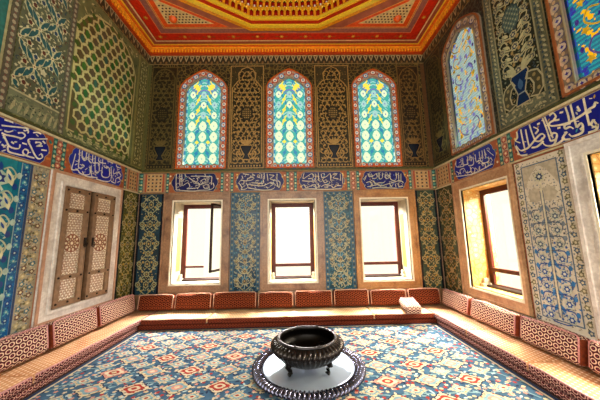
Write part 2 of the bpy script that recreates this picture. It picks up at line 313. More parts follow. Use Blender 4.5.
TB4=[[(5.33,3.094),(5.433,3.193),(5.377,3.069)],[(5.485,3.242),(5.505,3.167),(5.605,3.19),(5.681,3.24),(5.687,3.139),(5.576,3.116)],[(5.744,3.264),(5.747,3.114),(5.822,3.138),(5.83,3.263)],[(5.902,3.237),(5.918,3.111),(6.008,3.16),(5.95,3.211)],[(6.015,3.26),(6.016,3.11),(6.111,3.059),(6.166,3.133),(6.162,3.258)],[(6.224,3.258),(6.221,3.057)],[(6.284,3.232),(6.268,3.032)],[(5.423,3.019),(5.522,3.042),(5.541,2.943),(5.442,2.919)],[(5.597,3.066),(5.641,2.991),(5.741,3.014),(5.838,3.013),(5.891,3.062)],[(5.565,2.942),(5.689,2.965),(5.785,2.939),(5.959,2.986),(6.234,3.057),(6.328,3.006)],[(5.985,3.011),(6.027,2.911),(6.081,2.985)],[(6.13,2.984),(6.136,2.897)],[(6.205,3.008),(6.21,2.909),(6.321,2.919)],[(5.562,2.881),(5.758,2.903),(5.952,2.888),(6.17,2.86)],[(5.396,2.969),(5.369,2.92)]]

# ------------------------------------------------------------------ palettes
M_upper = fine_tile('tile_olive_brown', '3a3320', '8a7440', '1f2418', 10, .3)
M_upper_dk = fine_tile('tile_dark_slate', '2e3330', '5e6654', '6b5d42', 10, .26)
M_upper_gr = fine_tile('tile_moss_green', '66703f', 'a09f6a', '3c4a30', 9, .3)
M_lower = fine_tile('tile_grey_sand', '8f8468', 'c0b48e', '5b6e74', 14, .28)
M_slate = fine_tile('tile_corner_slate', '4a5350', '84805e', '243a44', 12, .28)
M_marble = stone('marble_backlit', 'a58263', '6e4c38', .32)  # backlit tone of the back window frames is put into this brown
M_marble_or = stone('marble_tan', 'b98a55', '84542e', .32)
M_marble_lit = stone('marble_lit', 'e6e0d8', 'b8aca4', .3)  # same marble for the side walls, lightened: light put into the colour
M_cream = mat('e8dcbc', .4, 0, .15)
M_dark = mat('1c120c', .4)
STZ = 3.41

def arch(c, hw, zb, sh, pk, n=1):
    R = [(1, sh), (.93, sh + .22 * (pk - sh)), (.78, sh + .45 * (pk - sh)), (.5, sh + .70 * (pk - sh)), (.22, sh + .90 * (pk - sh)), (0, pk)]
    pts = [(c - hw, zb)]
    pts += [(c - hw * a, z) for a, z in R] + [(c + hw * a, z) for a, z in R[-2::-1]] + [(c + hw, zb)]
    return pts      # 13 points

# centre, outer half width, shoulder, peak, inner half width, inner shoulder, inner peak
STAINED = {'back': [(1.43, .605, 5.50, 6.02, .435, 5.43, 5.82), (3.585, .585, 5.54, 6.04, .40, 5.47, 5.80), (5.75, .575, 5.56, 6.02, .42, 5.50, 5.80)],
           'right': [(4.60, .59, 5.66, 6.10, .42, 5.52, 5.86), (2.31, .59, 5.66, 6.10, .42, 5.52, 5.86), (0.02, .59, 5.66, 6.1, .42, 5.52, 5.86)], 'left': []}
# lower openings: outer u0,u1 and inner u0,u1
LOWER = {'back': [(.607, 2.159, .841, 1.956), (2.876, 4.358, 3.075, 4.166), (5.088, 6.568, 5.253, 6.366)],
         'right': [(3.813, 5.297, 3.90, 5.046), (1.494, 2.978, 1.65, 2.77), (-.82, .66, -.66, .46)],
         'left': [(3.799, 5.358, 4.005, 5.128)]}
ZI0, ZI1, ZO0, ZO1 = .737, 2.622, .554, 2.831
TH = .55

def rectp(u0, u1, v0, v1): return [(u0, v0), (u1, v0), (u1, v1), (u0, v1)]
def wall(side, u0, u1, mats3):
    V = []; F = []; I = []
    lo = [rectp(a, b, ZI0, ZI1) for _, _, a, b in LOWER[side]] if side != 'left' else []
    st = [arch(c, ihw + .02, STZ + .085, ish, ipk + .02) for c, hw, sh, pk, ihw, ish, ipk in STAINED[side]]
    for k, (z0, z1, holes) in enumerate(((-.1, 2.831, lo), (2.831, 3.335, []), (3.335, 6.75, st))):
        v, f = holed(side, rectp(u0, u1, z0, z1), holes, TH if k < 2 else .045); o = len(V)
        V += v; F += [[i + o for i in q] for q in f]; I += [k] * len(f)
    me = bpy.data.meshes.new('wall_' + side); me.from_pydata(V, [], F); me.polygons.foreach_set('material_index', I); me.update()
    return tag(link('wall_' + side, me, mats3), kind='structure')
wall('back', -TH, W + TH, [M_marble, mat('a9603a', .35, 0, .4), M_upper])
wall('left', YF, D, [M_lower, mat('b3663c', .35, 0, .4), M_upper_gr])
wall('right', YF, D, [M_lower, mat('b3663c', .35, 0, .4), M_upper_dk])
f = MB(); f.box((-TH, YF - 3, -.12), (W + TH, D + TH, 0)); tag(f.build('floor', [mat('4a3526', .5)]), kind='structure')

# thin mouldings: below and above the calligraphy band, sill ledge, crenellated strip under the cornice
for side, u0, u1 in (('back', 0, W), ('left', YF, D), ('right', YF, D)):
    m = MB()
    lightc = mat('d9cda6', .35, 0, .2) if side != 'back' else mat('8d7448', .35, 0, .3)
    m.wbox(side, u0, u1, 3.322, 3.352, -.01, .03, 0); m.wbox(side, u0, u1, 3.352, 3.40, -.01, .014, 1)
    m.wbox(side, u0, u1, 2.822, 2.842, -.01, .022, 0)
    tag(m.build('trim_1', [lightc, mat('5b5a33', .35, 0, .4)]), kind='structure')
    m = MB(); m.wbox(side, u0, u1, 0, .40, -.01, .02, 0); m.wbox(side, u0, u1, .40, ZO0 - .03, -.01, .03, 1)
    tag(m.build('baseboard_' + side, [M_marble, M_marble_lit if side != 'back' else M_marble]), kind='structure')
    c = Cv(side, .006); z0, z1 = 6.19, 6.45
    c.rect(u0, u1, z0, z1, '3b3424', 0)
    n = int(round((u1 - u0) / .145)); st = (u1 - u0) / n
    for i in range(n):
        a = u0 + i * st
        c.poly([(a + .01, z1 - .03), (a + st * .5, z0 + .06), (a + st - .01, z1 - .03), (a + st * .5, z1 - .015)], 'b9a77c', 1)
        c.poly([(a + st * .28, z1 - .04), (a + st * .5, z0 + .12), (a + st * .72, z1 - .04)], '6b4a2c', 2)
        c.ell(a, z0 + .05, .03, .04, '8a6a40', 1, n=6)
    c.rect(u0, u1, z0, z0 + .018, 'a08a5c', 1); c.rect(u0, u1, z1 - .02, z1, 'c2a56a', 1)
    tag(c.build('trim_2'), kind='structure')

# ------------------------------------------------------------------ calligraphy band: separators and spandrel flowers (part of the wall)
TEXT = {'back': [(.742, 1.856), (2.276, 3.433), (3.80, 4.903), (5.316, 6.412)], 'left': [(4.05, 5.36), (1.90, 3.72)], 'right': [(4.07, 5.20), (1.98, 3.70)]}
for side, u0, u1 in (('back', 0, W), ('left', YF, D), ('right', YF, D)):
    c = Cv(side, .005); z0, z1 = 2.845, 3.318
    brd = sorted(TEXT[side]); orange = 'b5623c' if side != 'back' else 'b0663e'
    edges = [u0] + [x for t in brd for x in t] + [u1]
    gaps = [(edges[2 * i], edges[2 * i + 1]) for i in range(len(brd) + 1)]
    for a, b in brd:
        c.rect(a - .06, b + .06, z0, z1, orange, 0)
        rnd = random.Random(int(a * 100))
        for e, sg in ((a, -1), (b, 1)):
            for k in range(9):
                uu = e + sg * rnd.uniform(-.10, .05); vv = rnd.uniform(z0 + .05, z1 - .05)
                c.ell(uu, vv, .022, .022, rnd.choice(['e9c56a', '2f7f78', 'f0e0c0', '7a2a1a', 'd98b3a']), 1, n=6)
    for a, b in gaps:
        if b - a < .25: continue
        a += .055 if a > u0 + .01 else 0; b -= .055 if b < u1 - .01 else 0
        w = b - a
        c.rect(a, b, z0, z1, 'a9876a' if side == 'back' else 'c0a68c', 1)
        for x0, x1 in ((a, a + .07), (b - .07, b)):
            c.rect(x0, x1, z0, z1, '2f6b66', 2)
            k = 0; z = z0 + .04
            while z < z1 - .02:
                c.ell((x0 + x1) / 2, z, .024, .026, ['d8cf9a', '7fb3a0'][k % 2], 3, n=6); z += .075; k += 1
        if w > .42:        # chequered star tile near the room corner
            m0, m1 = a + .12, b - .12
            c.rect(m0, m1, z0 + .02, z1 - .02, 'b5553a', 2); c.rect(m0 + .04, m1 - .04, z0 + .02, z1 - .02, 'c9a878', 3)
            nx = max(2, int((m1 - m0 - .08) / .085)); sx = (m1 - m0 - .08) / nx
            for i in range(nx):
                for j in range(5):
                    c.star(m0 + .04 + (i + .5) * sx, z0 + .07 + j * .083, .034, 4, ['5a2c1c', '2d3f4a'][(i + j) % 2], 4, .5, PI / 4)
        else:
            for j in range(4): c.flower((a + b) / 2, z0 + .06 + j * .115, .045, 5, 'd8907a', 'f2dcae', 2, mo='9a4a34')
    tag(c.build('trim_3'), kind='structure')

TRACE = dict(R=TR, L2=TL2, L1=TL1, R1=TR1, B1=TB1, B2=TB2, B3=TB3, B4=TB4)
def cartouche(side, a, b, key, label, sw, blue, ink, extra=None, seed=1):
    c = Cv(side, .014); z0, z1 = 2.862, 3.304; m = (z0 + z1) / 2; h = (z1 - z0) / 2; L = .16 if b - a < 1.5 else .2
    P = [(a, m), (a + .015, m + .06), (a + .05, m + .10), (a + .06, z1 - .06), (a + .11, z1), (b - .11, z1), (b - .06, z1 - .06), (b - .05, m + .10), (b - .015, m + .06), (b, m),
         (b - .015, m - .06), (b - .05, m - .10), (b - .06, z0 + .06), (b - .11, z0), (a + .11, z0), (a + .06, z0 + .06), (a + .05, m - .10), (a + .015, m - .06)]
    c.poly(P, mat(blue, .3, 0, .15), 0); c.stroke(P, .010, 'b8ac90', 1, closed=True)
    rnd = random.Random(seed)
    for k in range(int((b - a) * 16)):      # small turquoise and gold tendrils behind the letters
        u, v = rnd.uniform(a + .15, b - .15), rnd.uniform(z0 + .04, z1 - .04)
        c.leaf(u, v, .05, .02, rnd.uniform(0, 6.28), rnd.choice(['4aa3b0', 'c9a545', '5b7fd0', 'd8d4c0']), .5)
    for s in TRACE[key]:
        s = [(min(b - .03, max(a + .03, u)), min(z1 - .012, max(z0 + .012, v))) for u, v in s]
        c.stroke(s, sw, ink, 2, smooth=4, nib=.9)
    for k in range(int((b - a) * 9)):       # vowel marks
        u, v = rnd.uniform(a + .16, b - .16), rnd.uniform(z0 + .05, z1 - .05)
        c.stroke([(u, v), (u + .03, v + .015)], sw * .45, ink, 2)
    if b - a < 1.4:
        for k in range(int((b - a) * 26)):
            u, v = rnd.uniform(a + .14, b - .14), rnd.uniform(z0 + .06, z1 - .06); r_ = rnd.uniform(.025, .05); t0 = rnd.uniform(0, 6)
            c.stroke([(u + r_ * math.cos(t0 + q), v + .8 * r_ * math.sin(t0 + q)) for q in range(4)], sw * .55, ink, 1.5)
    return tag(c.build('calligraphy_tilework'), label, 'tile panel', 'calligraphy tile panels around the room')
BL = '16207a'
cartouche('back', .742, 1.856, 'B1', 'blue calligraphy cartouche above the window with the open casement', .017, '14185c', 'd6cbb8', seed=1)
cartouche('back', 2.276, 3.433, 'B2', 'blue calligraphy cartouche above the left edge of the middle back window', .017, '1d1f66', 'd6c8b0', seed=2)
cartouche('back', 3.80, 4.903, 'B3', 'blue calligraphy cartouche above the right edge of the middle back window', .017, '1f2168', 'd9c9ae', seed=3)
cartouche('back', 5.316, 6.412, 'B4', 'blue calligraphy cartouche above the rightmost back window', .017, '1d2070', 'd2cdb0', seed=4)
cartouche('left', 4.05, 5.36, 'L1', 'blue calligraphy cartouche above the lattice shutters', .019, '0f1ea6', 'ece6dc', seed=5)
cartouche('left', 1.90, 3.72, 'L2', 'large blue calligraphy cartouche above the big turquoise floral panel', .020, '0d1596', 'f0e8d8', seed=6)
cartouche('right', 4.07, 5.20, 'R1', 'blue calligraphy cartouche above the brightly lit right hand window', .017, '101c98', 'ece2d0', seed=7)
cartouche('right', 1.98, 3.70, 'R', 'large blue calligraphy cartouche with sweeping cream letters below the vase panel', .024, '10178c', 'f2e6c8', seed=8)

# ------------------------------------------------------------------ floral tile panels
def vines(c, u0, u1, v0, v1, P, pal, vw=.026, fl=.07, lv=.11, layer=2, leaves=True):
    """two mirrored wavy vines with blossoms at the crossings, palmettes in the eyes and small leaves"""
    vine, leafc, fp, fc, eye, eyeo = pal
    uc = (u0 + u1) / 2; A = (u1 - u0) / 2 - .04; n = max(1, int(round((v1 - v0) / P))); P = (v1 - v0) / n
    for sg in (1, -1):
        pts = [(uc + sg * A * math.sin(PI * (i / 8)), v0 + P * i / 8) for i in range(8 * n + 1)]
        c.stroke(pts, vw, vine, layer)
        if leaves:
            for i in range(2, 8 * n - 1, 2):
                u, v = pts[i]; a = math.atan2(pts[i + 1][1] - pts[i - 1][1], pts[i + 1][0] - pts[i - 1][0])
                c.leaf(u, v, lv, lv * .42, a + .8, leafc, layer + .3); c.leaf(u, v, lv, lv * .42, a - .8, leafc, layer + .3)
    for k in range(n):
        zc = v0 + (k + .5) * P
        c.star(uc, zc, fl * 1.75, 6, eyeo, layer + .6, .72, PI / 2, .8, 1.15); c.star(uc, zc, fl * 1.25, 6, eye, layer + .9, .7, PI / 2, .8, 1.15)
        c.ell(uc, zc, fl * .4, fl * .55, fc, layer + 1.2, n=7)
        for sg in (1, -1):
            c.flower(uc + sg * A * .95, zc, fl * .95, 6, fp, fc, layer + .6, mo=vine)
            c.leaf(uc + sg * .03, zc + fl * 1.8, lv * .9, lv * .4, PI / 2 - sg * .7, leafc, layer + .5)
            c.leaf(uc + sg * .03, zc - fl * 1.8, lv * .9, lv * .4, -PI / 2 + sg * .7, leafc, layer + .5)
    for k in range(n + 1):
        zc = v0 + k * P
        if zc - fl > v0 - .02 and zc + fl < v1 + .02: c.flower(uc, zc, fl, 6, fp, fc, layer + .8, mo=vine)
def dotted(c, u0, u1, v0, v1, t, m, d, d2, step=.09, layer=1):
    c.frame(u0, u1, v0, v1, t, m, layer)
    for x in (u0 + t / 2, u1 - t / 2):
        v = v0 + t / 2; k = 0
        while v < v1: c.ell(x, v, t * .26, t * .3, d if k % 2 else d2, layer + .4, n=6); v += step; k += 1
    for y in (v0 + t / 2, v1 - t / 2):
        u = u0 + t / 2; k = 0
        while u < u1: c.ell(u, y, t * .3, t * .26, d if k % 2 else d2, layer + .4, n=6); u += step; k += 1
BLUES = ['6f8791', '587a8a']
def blue_panel(side, u0, u1, label, deep='1d4c66', v0=.50, v1=2.815):
    c = Cv(side, .008); c.rect(u0, u1, v0, v1, mat(deep, .25, 0, .45, 5), 0)
    dotted(c, u0, u1, v0, v1, .085, '35647a', 'a59d7a', '183648', .07)
    c.bits(u0 + .09, u1 - .09, v0 + .05, v1 - .05, .062, ['a3a488', '4d8798', 'b0a274', '122a3a', '93a090', 'bdb284'], 1, int(u0 * 10), 1.15)
    vines(c, u0 + .10, u1 - .10, v0 + .06, v1 - .08, .46, ('a39e7a', 'ada37c', '16222c', 'b5924e', '0d2030', 'b3a67c'), .016, .042, .075)
    uc = (u0 + u1) / 2
    c.stroke([(uc, v0 + .1), (uc, v1 - .12)], .014, '9fb0a0', 2)
    z = v0 + .2
    while z < v1 - .2:
        for sg in (1, -1):
            c.stroke([(uc, z), (uc + sg * .10, z + .03), (uc + sg * .15, z + .12), (uc + sg * .10, z + .17)], .014, 'b9b48e', 3, smooth=3)
            c.leaf(uc + sg * .02, z + .1, .10, .035, PI / 2 - sg * .45, '3f86a2', 3)
        z += .24
    return tag(c.build('floral_tilework'), label, 'tile panel', 'blue floral tile panels between the lower back windows')
blue_panel('back', 2.175, 2.86, 'tall blue floral tile panel between the left and middle back windows')
blue_panel('back', 4.375, 5.072, 'tall blue floral tile panel between the middle and right back windows', '2a5a68')
def corner_panel(side, u0, u1, label, bgc, vine, dark, gold, v0=.50, v1=2.815, P=.42):
    c = Cv(side, .008); c.rect(u0, u1, v0, v1, mat(bgc, .25, 0, .4, 5), 0)
    c.rect(u0, u0 + .05, v0, v1, mat(dark, .25), 1); c.rect(u1 - .05, u1, v0, v1, mat(dark, .25), 1)
    c.bits(u0 + .06, u1 - .06, v0 + .03, v1 - .03, .06, [gold, dark, vine, dark], 1, int(u0 * 10) + 3, .8)
    vines(c, u0 + .05, u1 - .05, v0 + .02, v1 - .03, P, (vine, vine, dark, gold, dark, vine), .018, .050, .07)
    n = int((v1 - v0) / P)
    for k in range(n * 2):
        for sg in (1, -1): c.ell((u0 + u1) / 2 + sg * (u1 - u0) * .17, v0 + .11 + k * P / 2, .024, .03, gold, 4, n=6)
    return tag(c.build('floral_tilework'), label, 'tile panel', 'narrow ogee patterned tile panels in the room corners')
corner_panel('back', .02, .585, 'narrow dark floral tile panel left of the open casement window', '274656', 'a9a77e', '0f1c28', 'b39a5a')
corner_panel('back', 6.59, 7.09, 'narrow floral tile panel right of the rightmost back window', '4d5c4c', 'b3a273', '16232a', 'c39a48')
corner_panel('left', 5.42, 5.97, 'narrow green and gold tile strip right of the lattice shutters', '6a6b3c', 'bdb27c', '1d3038', 'c7a648')
corner_panel('right', 5.33, 5.97, 'narrow floral tile strip left of the sunlit right hand window', '5a5f48', 'b59f70', '1c2a30', 'c9943e')

# big turquoise panel on the left wall
def big_left():
    u0, u1, v0, v1 = 1.95, 3.50, .50, 2.81
    c = Cv('left', .008); c.rect(u0, u1 + .29, v0, v1, mat('b3ab92', .3, 0, .25), 0)
    # sand coloured scrolling border strip toward the shutters
    z = v0 + .05; k = 0
    while z < v1 - .06:
        for q, m in ((u1 + .09, 0), (u1 + .2, 1)):
            c.flower(q, z + .05 * m, .045, 5, ['5a7f8c', 'c9b88a', '7c5a48'][(k + m) % 3], 'e7dcb4', 1)
            c.leaf(q, z + .05 * m, .08, .03, 1.1 + 2 * m, '6f6a44', .8)
        z += .105; k += 1
    c.stroke([(u1 + .28, v0), (u1 + .28, v1)], .02, 'c48a6a', 1); c.stroke([(u1 + .02, v0), (u1 + .02, v1)], .03, '3d4f74', 1)
    c.rect(u0, u1, v0, v1, mat('1f7f9c', .22, 0, .35, 4), 1)
    c.rect(u1 - .11, u1, v0, v1, mat('1d6ca4', .3, 0, .35), 2)
    z = v0 + .05; k = 0
    while z < v1 - .03:
        c.flower(u1 - .055, z, .034, 6, ['0f3d86', '58a8b8'][k % 2], 'c4d8cc', 3); z += .105; k += 1
    c.stroke([(u1 - .11, v0), (u1 - .11, v1)], .012, '9fc0bc', 3)
    # scalloped head of the field
    c.poly([(u0, v1 - .36), (u0 + .5, v1 - .1), (u1 - .62, v1 - .16), (u1 - .36, v1 - .34), (u1 - .2, v1 - .62), (u1 - .17, v1), (u0, v1)], '1a8f9e', 2)
    c.stroke([(u0 + .3, v1 - .08), (u1 - .62, v1 - .16), (u1 - .36, v1 - .34), (u1 - .2, v1 - .62)], .03, 'd6e2cc', 3, smooth=4)
    for t in ((u1 - .40, v1 - .12), (u1 - .24, v1 - .25), (u1 - .62, v1 - .06)): c.flower(t[0], t[1], .05, 6, 'bcd8c8', '12508c', 4)
    rnd = random.Random(4)
    c.bits(u0, u1 - .18, v0 + .02, v1 - .4, .085, ['7fc0c0', '12508c', 'b9d4bc', '0f3f80', '58a8b4'], 3.4, 5, 1.0)
    c.bits(u1 - .11, u1 - .01, v0, v1, .05, ['58b0b8', '0f3f80', 'a8d0c8'], 2.4, 6, .9)
    c.bits(u1 + .04, u1 + .27, v0, v1, .05, ['7f7c60', '4f6f88', 'ded4b4', '8a7060', '6a8aa0'], .6, 7, .9)
    for ax in (u1 - .36, u1 - .78, u1 - 1.20):
        for sg in (1, -1):
            for k in range(7):
                z = v0 + .12 + k * .31
                c.stroke([(ax, z), (ax + sg * .13, z + .03), (ax + sg * .19, z + .13), (ax + sg * .12, z + .22), (ax + sg * .04, z + .18)], .020, 'c3d0b4', 4, smooth=4)
                c.leaf(ax + sg * .16, z - .02, .24, .085, PI / 2 + sg * .35, 'dfe0bc', 4.4); c.leaf(ax + sg * .06, z + .02, .16, .06, PI / 2 - sg * .8, 'd3d8b4', 4.4); c.leaf(ax + sg * .14, z + .05, .10, .03, PI / 2 + sg * .5, '1b5aa8', 4.7)
        for k in range(7):
            z = v0 + .18 + k * .31
            c.flower(ax, z, .085, 6, '113a86', 'cfe4dc', 5, mo='c5d8c2', rot=.5)
            c.leaf(ax, z + .09, .12, .06, PI / 2, '1a4fa0', 5)
    for ax in (u1 - .15, u1 - .57, u1 - .99):
        for k in range(14):
            c.ell(ax + (.02 if k % 2 else -.02), v0 + .1 + k * .155, .035, .045, ['0f4a92', 'b8d2c6'][k % 2], 4, n=7)
    return tag(c.build('floral_tilework'), 'large bright turquoise and blue floral tile panel at the far left of the left wall', 'tile panel')
big_left()

# grey and blue panel with a cypress axis on the right wall
def big_right():
    u0, u1, v0, v1 = 3.0, 3.79, .50, 2.815
    c = Cv('right', .008); c.rect(u0, u1, v0, v1, mat('e2d9c6', .34, 0, .15, 4), 0)  # ground lightened: light reflected by the glaze is put into the colour
    c.frame(u0, u1, v0, v1, .022, 'a05a38', 1)
    z = v0 + .07; k = 0
    while z < v1 - .04:
        for x in (u0 + .075, u1 - .075):
            c.flower(x, z, .042, 5, ['4f6a86', '8b8464'][k % 2], 'e2d8b6', 1); c.leaf(x, z, .06, .022, 1 + k, '5c5e3e', 1)
        z += .095; k += 1
    a, b = u0 + .13, u1 - .13; m = (a + b) / 2
    c.frame(a, b, v0 + .1, v1 - .1, .016, '6b7f94', 2)
    c.bits(a - .1, b + .1, v0 + .05, v1 - .05, .05, ['8f8b76', 'd6cdb0', '6f7f8c', 'a59a7c'], .7, 8, .8)
    c.bits(a + .02, b - .02, v0 + .12, v0 + 1.15, .062, ['2a62a6', '5f9ac4', 'e0dcc4', '3f78b4'], 2.2, 9, 1.0)
    c.bits(a + .02, b - .02, v0 + 1.15, v1 - .55, .062, ['6c7a8a', '8b98a0', 'd9d2b8', '5d6470', '9c9278'], 2.2, 10, .95)
    # pointed head with pendant
    c.poly([(a, v1 - .48), (a + .08, v1 - .34), (m - .12, v1 - .24), (m, v1 - .12), (m + .12, v1 - .24), (b - .08, v1 - .34), (b, v1 - .48), (b, v1 - .1), (a, v1 - .1)], 'c9bda6', 2)
    c.flower(m, v1 - .30, .06, 8, '27456e', 'dfe2d0', 4, mo='d4d0b0'); c.stroke([(m, v0 + .2), (m, v1 - .36)], .022, 'e2dcc0', 4)
    for sg in (1, -1): c.stroke([(m + sg * .02, v0 + .15), (m + sg * .02, v1 - .5)], .010, '5f7186', 4.3)
    for zz, col in ((v1 - .55, '7d93a4'), ):
        c.star(m - .1, zz, .12, 8, 'cbc0aa', 3, .8); c.star(m + .1, zz, .12, 8, 'cbc0aa', 3, .8)
    k = 0; z = v0 + .16
    while z < v1 - .78:
        blue = z < v0 + 1.05
        f1 = '1f56a0' if blue else '5a6a80'; f2 = '3f86c0' if blue else '8793a0'
        for sg in (1, -1):
            x = m + sg * .13
            c.flower(x, z, .048, 6, f1, 'e8e6d2', 3.4, mo='c9ccba', rot=k); c.leaf(x - sg * .06, z + .06, .12, .045, PI / 2 + sg * .5, f2, 3)
            c.stroke([(m, z - .08), (m + sg * .1, z - .07), (m + sg * .2, z + .02), (m + sg * .17, z + .1), (m + sg * .09, z + .1)], .015, f1, 3, smooth=3)
            c.ell(m + sg * .215, z + .08, .025, .035, f2, 3.3, n=6)
        z += .185; k += 1
    return tag(c.build('floral_tilework'), 'pale floral tile panel with a central stem between the right hand windows', 'tile panel')
big_right()

# ------------------------------------------------------------------ upper zone panels
def filigree(side, u0, u1, v0, v1, label, base, gold, dark, mid, shape='arch', vase=True, dens=1.0, group=None, vasec='1f2430', seed=0):
    c = Cv(side, .006); m = (u0 + u1) / 2; hw = (u1 - u0) / 2
    c.rect(u0, u1, v0, v1, mat(base, .3, 0, .4, 6), 0); c.frame(u0, u1, v0, v1, .022, gold, 1)
    if v1 < 6: v1 = v1
    a, b = u0 + .055, u1 - .055; sh = v1 - .62
    O = [(a, v0 + .14), (a, sh), (a + .10, sh + .14), (m - .20, sh + .22), (m - .22, sh + .40), (m - .13, v1 - .1), (m, v1 - .04), (m + .13, v1 - .1), (m + .22, sh + .40), (m + .20, sh + .22), (b - .10, sh + .14), (b, sh), (b, v0 + .14)]
    if shape == 'rect': O = [(a, v0 + .12), (a, v1 - .3), (a + .1, v1 - .12), (m, v1 - .05), (b - .1, v1 - .12), (b, v1 - .3), (b, v0 + .12)]
    c.poly(O, mat(mid, .3, 0, .4, 7), 1); c.stroke(O, .026, gold, 2, closed=True)
    def inside(u, v):
        r = False; n = len(O)
        for i in range(n):
            (x1, y1), (x2, y2) = O[i], O[(i + 1) % n]
            if (y1 > v) != (y2 > v) and u < (x2 - x1) * (v - y1) / (y2 - y1) + x1: r = not r
        return r
    step = .135 / dens; rows = int((v1 - v0) / (step * .86)) + 1; cols = int(hw / step) + 2
    for j in range(rows):
        for i in range(cols):
            v = v0 + .18 + j * step * .86; d = i * step + (step / 2 if j % 2 else 0)
            if not inside(m + d + step * .42, v) or not inside(m + d + step*.3, v + step * .4): continue
            for sg in ((1, -1) if d > 0 else (1,)):
                u = m + sg * d
                c.stroke([(u + sg * step * .44 * math.cos(t) , v + step * .44 * math.sin(t)) for t in [PI * .17 * q - .6 + (i + j) * .9 for q in range(10)]], .019, gold, 3)
                c.ell(u, v, step * .17, step * .2, dark, 3.4, n=6)
                if (i + j) % 2 == 0: c.leaf(u, v, step * .7, step * .24, PI / 2 - sg * .6, gold, 3.2)
    c.bits(a, b, v0 + .15, v1 - .05, .07, [gold, dark, base, gold], 2.2, int(u0 * 9), .9, inside)
    c.bits(u0 + .03, u1 - .03, v0 + .1, v1 - .03, .06, [gold, mid, dark], .6, int(u0 * 7), .6)
    zc = (v0 + v1) / 2 + .05
    c.star(m, zc, .19, 8, dark, 4, .86, PI / 8, .85, 1.1); c.star(m, zc, .165, 8, base, 4.4, .84, PI / 8, .85, 1.1)
    for i in range(-2, 3):
        for j in range(-2, 3):
            if abs(i) + abs(j) < 4: c.ell(m + i * .045, zc + j * .055, .014, .017, gold, 4.8, n=5)
    if vase:
        z = v0 + .22; V = [(0, 0), (.10, 0), (.07, .07), (.05, .12), (.11, .22), (.15, .32), (.12, .36), (0, .36)]
        P = [(m + x, z + y) for x, y in V] + [(m - x, z + y) for x, y in V[-2:0:-1]]
        c.poly(P, mat(vasec, .22), 5); c.stroke(P, .020, gold, 5.4, closed=True)
        for sg in (1, -1):
            c.stroke([(m + sg * .1, z + .02), (m + sg * .2, z + .06), (m + sg * .24, z + .17), (m + sg * .17, z + .22), (m + sg * .14, z + .14)], .024, gold, 5, smooth=4)
            for t in (.5, .9, 1.25): c.leaf(m, z + .36, .2, .05, PI / 2 + sg * (t - .3), gold, 5)
    # plinth strip
    c.rect(u0 + .02, u1 - .02, v0 + .02, v0 + .10, mat(dark, .3), 1.5)
    k = u0 + .06
    while k < u1 - .04: c.ell(k, v0 + .06, .022, .026, gold, 2, n=6); k += .07
    return tag(c.build('arabesque_tilework'), label, 'tile panel', group)
G = 'upper arabesque tile panels beside the stained glass windows of the back wall'
filigree('back', .10, .74, 3.42, 6.12, 'dim arabesque tile panel left of the leftmost stained glass window of the back wall', '2f2a1a', '6f6038', '191a14', '38321e', 'rect', group=G)
filigree('back', 2.09, 2.94, 3.42, 6.15, 'gold arabesque tile panel with a dark vase between the left and middle stained glass windows', '4f452a', 'b8945a', '15151a', '33301e', group=G)
filigree('back', 4.24, 5.12, 3.42, 6.15, 'gold arabesque tile panel with a dark vase between the middle and right stained glass windows', '4f452c', 'b38f54', '15151a', '33301f', group=G)
filigree('back', 6.38, 6.95, 3.42, 6.12, 'brown arabesque tile panel right of the rightmost stained glass window of the back wall', '3e3020', '86683c', '1a1612', '45361f', 'rect', group=G)
filigree('right', 5.30, 5.92, 3.42, 6.12, 'dim arabesque tile panel between the room corner and the right hand stained glass window', '38342a', '7d7046', '181a18', '3a3a2c', 'rect')
c = Cv('back', .006)
for a, b in ((.0, .08), (7.01, W)): c.rect(a, b, 3.40, 6.19, '6b4c30' if a > 1 else '66643c', 0)
for x in (.77, 2.07, 2.96, 4.21, 5.145, 6.36): c.stroke([(x, 3.42), (x, 5.6)], .022, '8a5a34', 0)
tag(c.build('trim_4'), kind='structure')

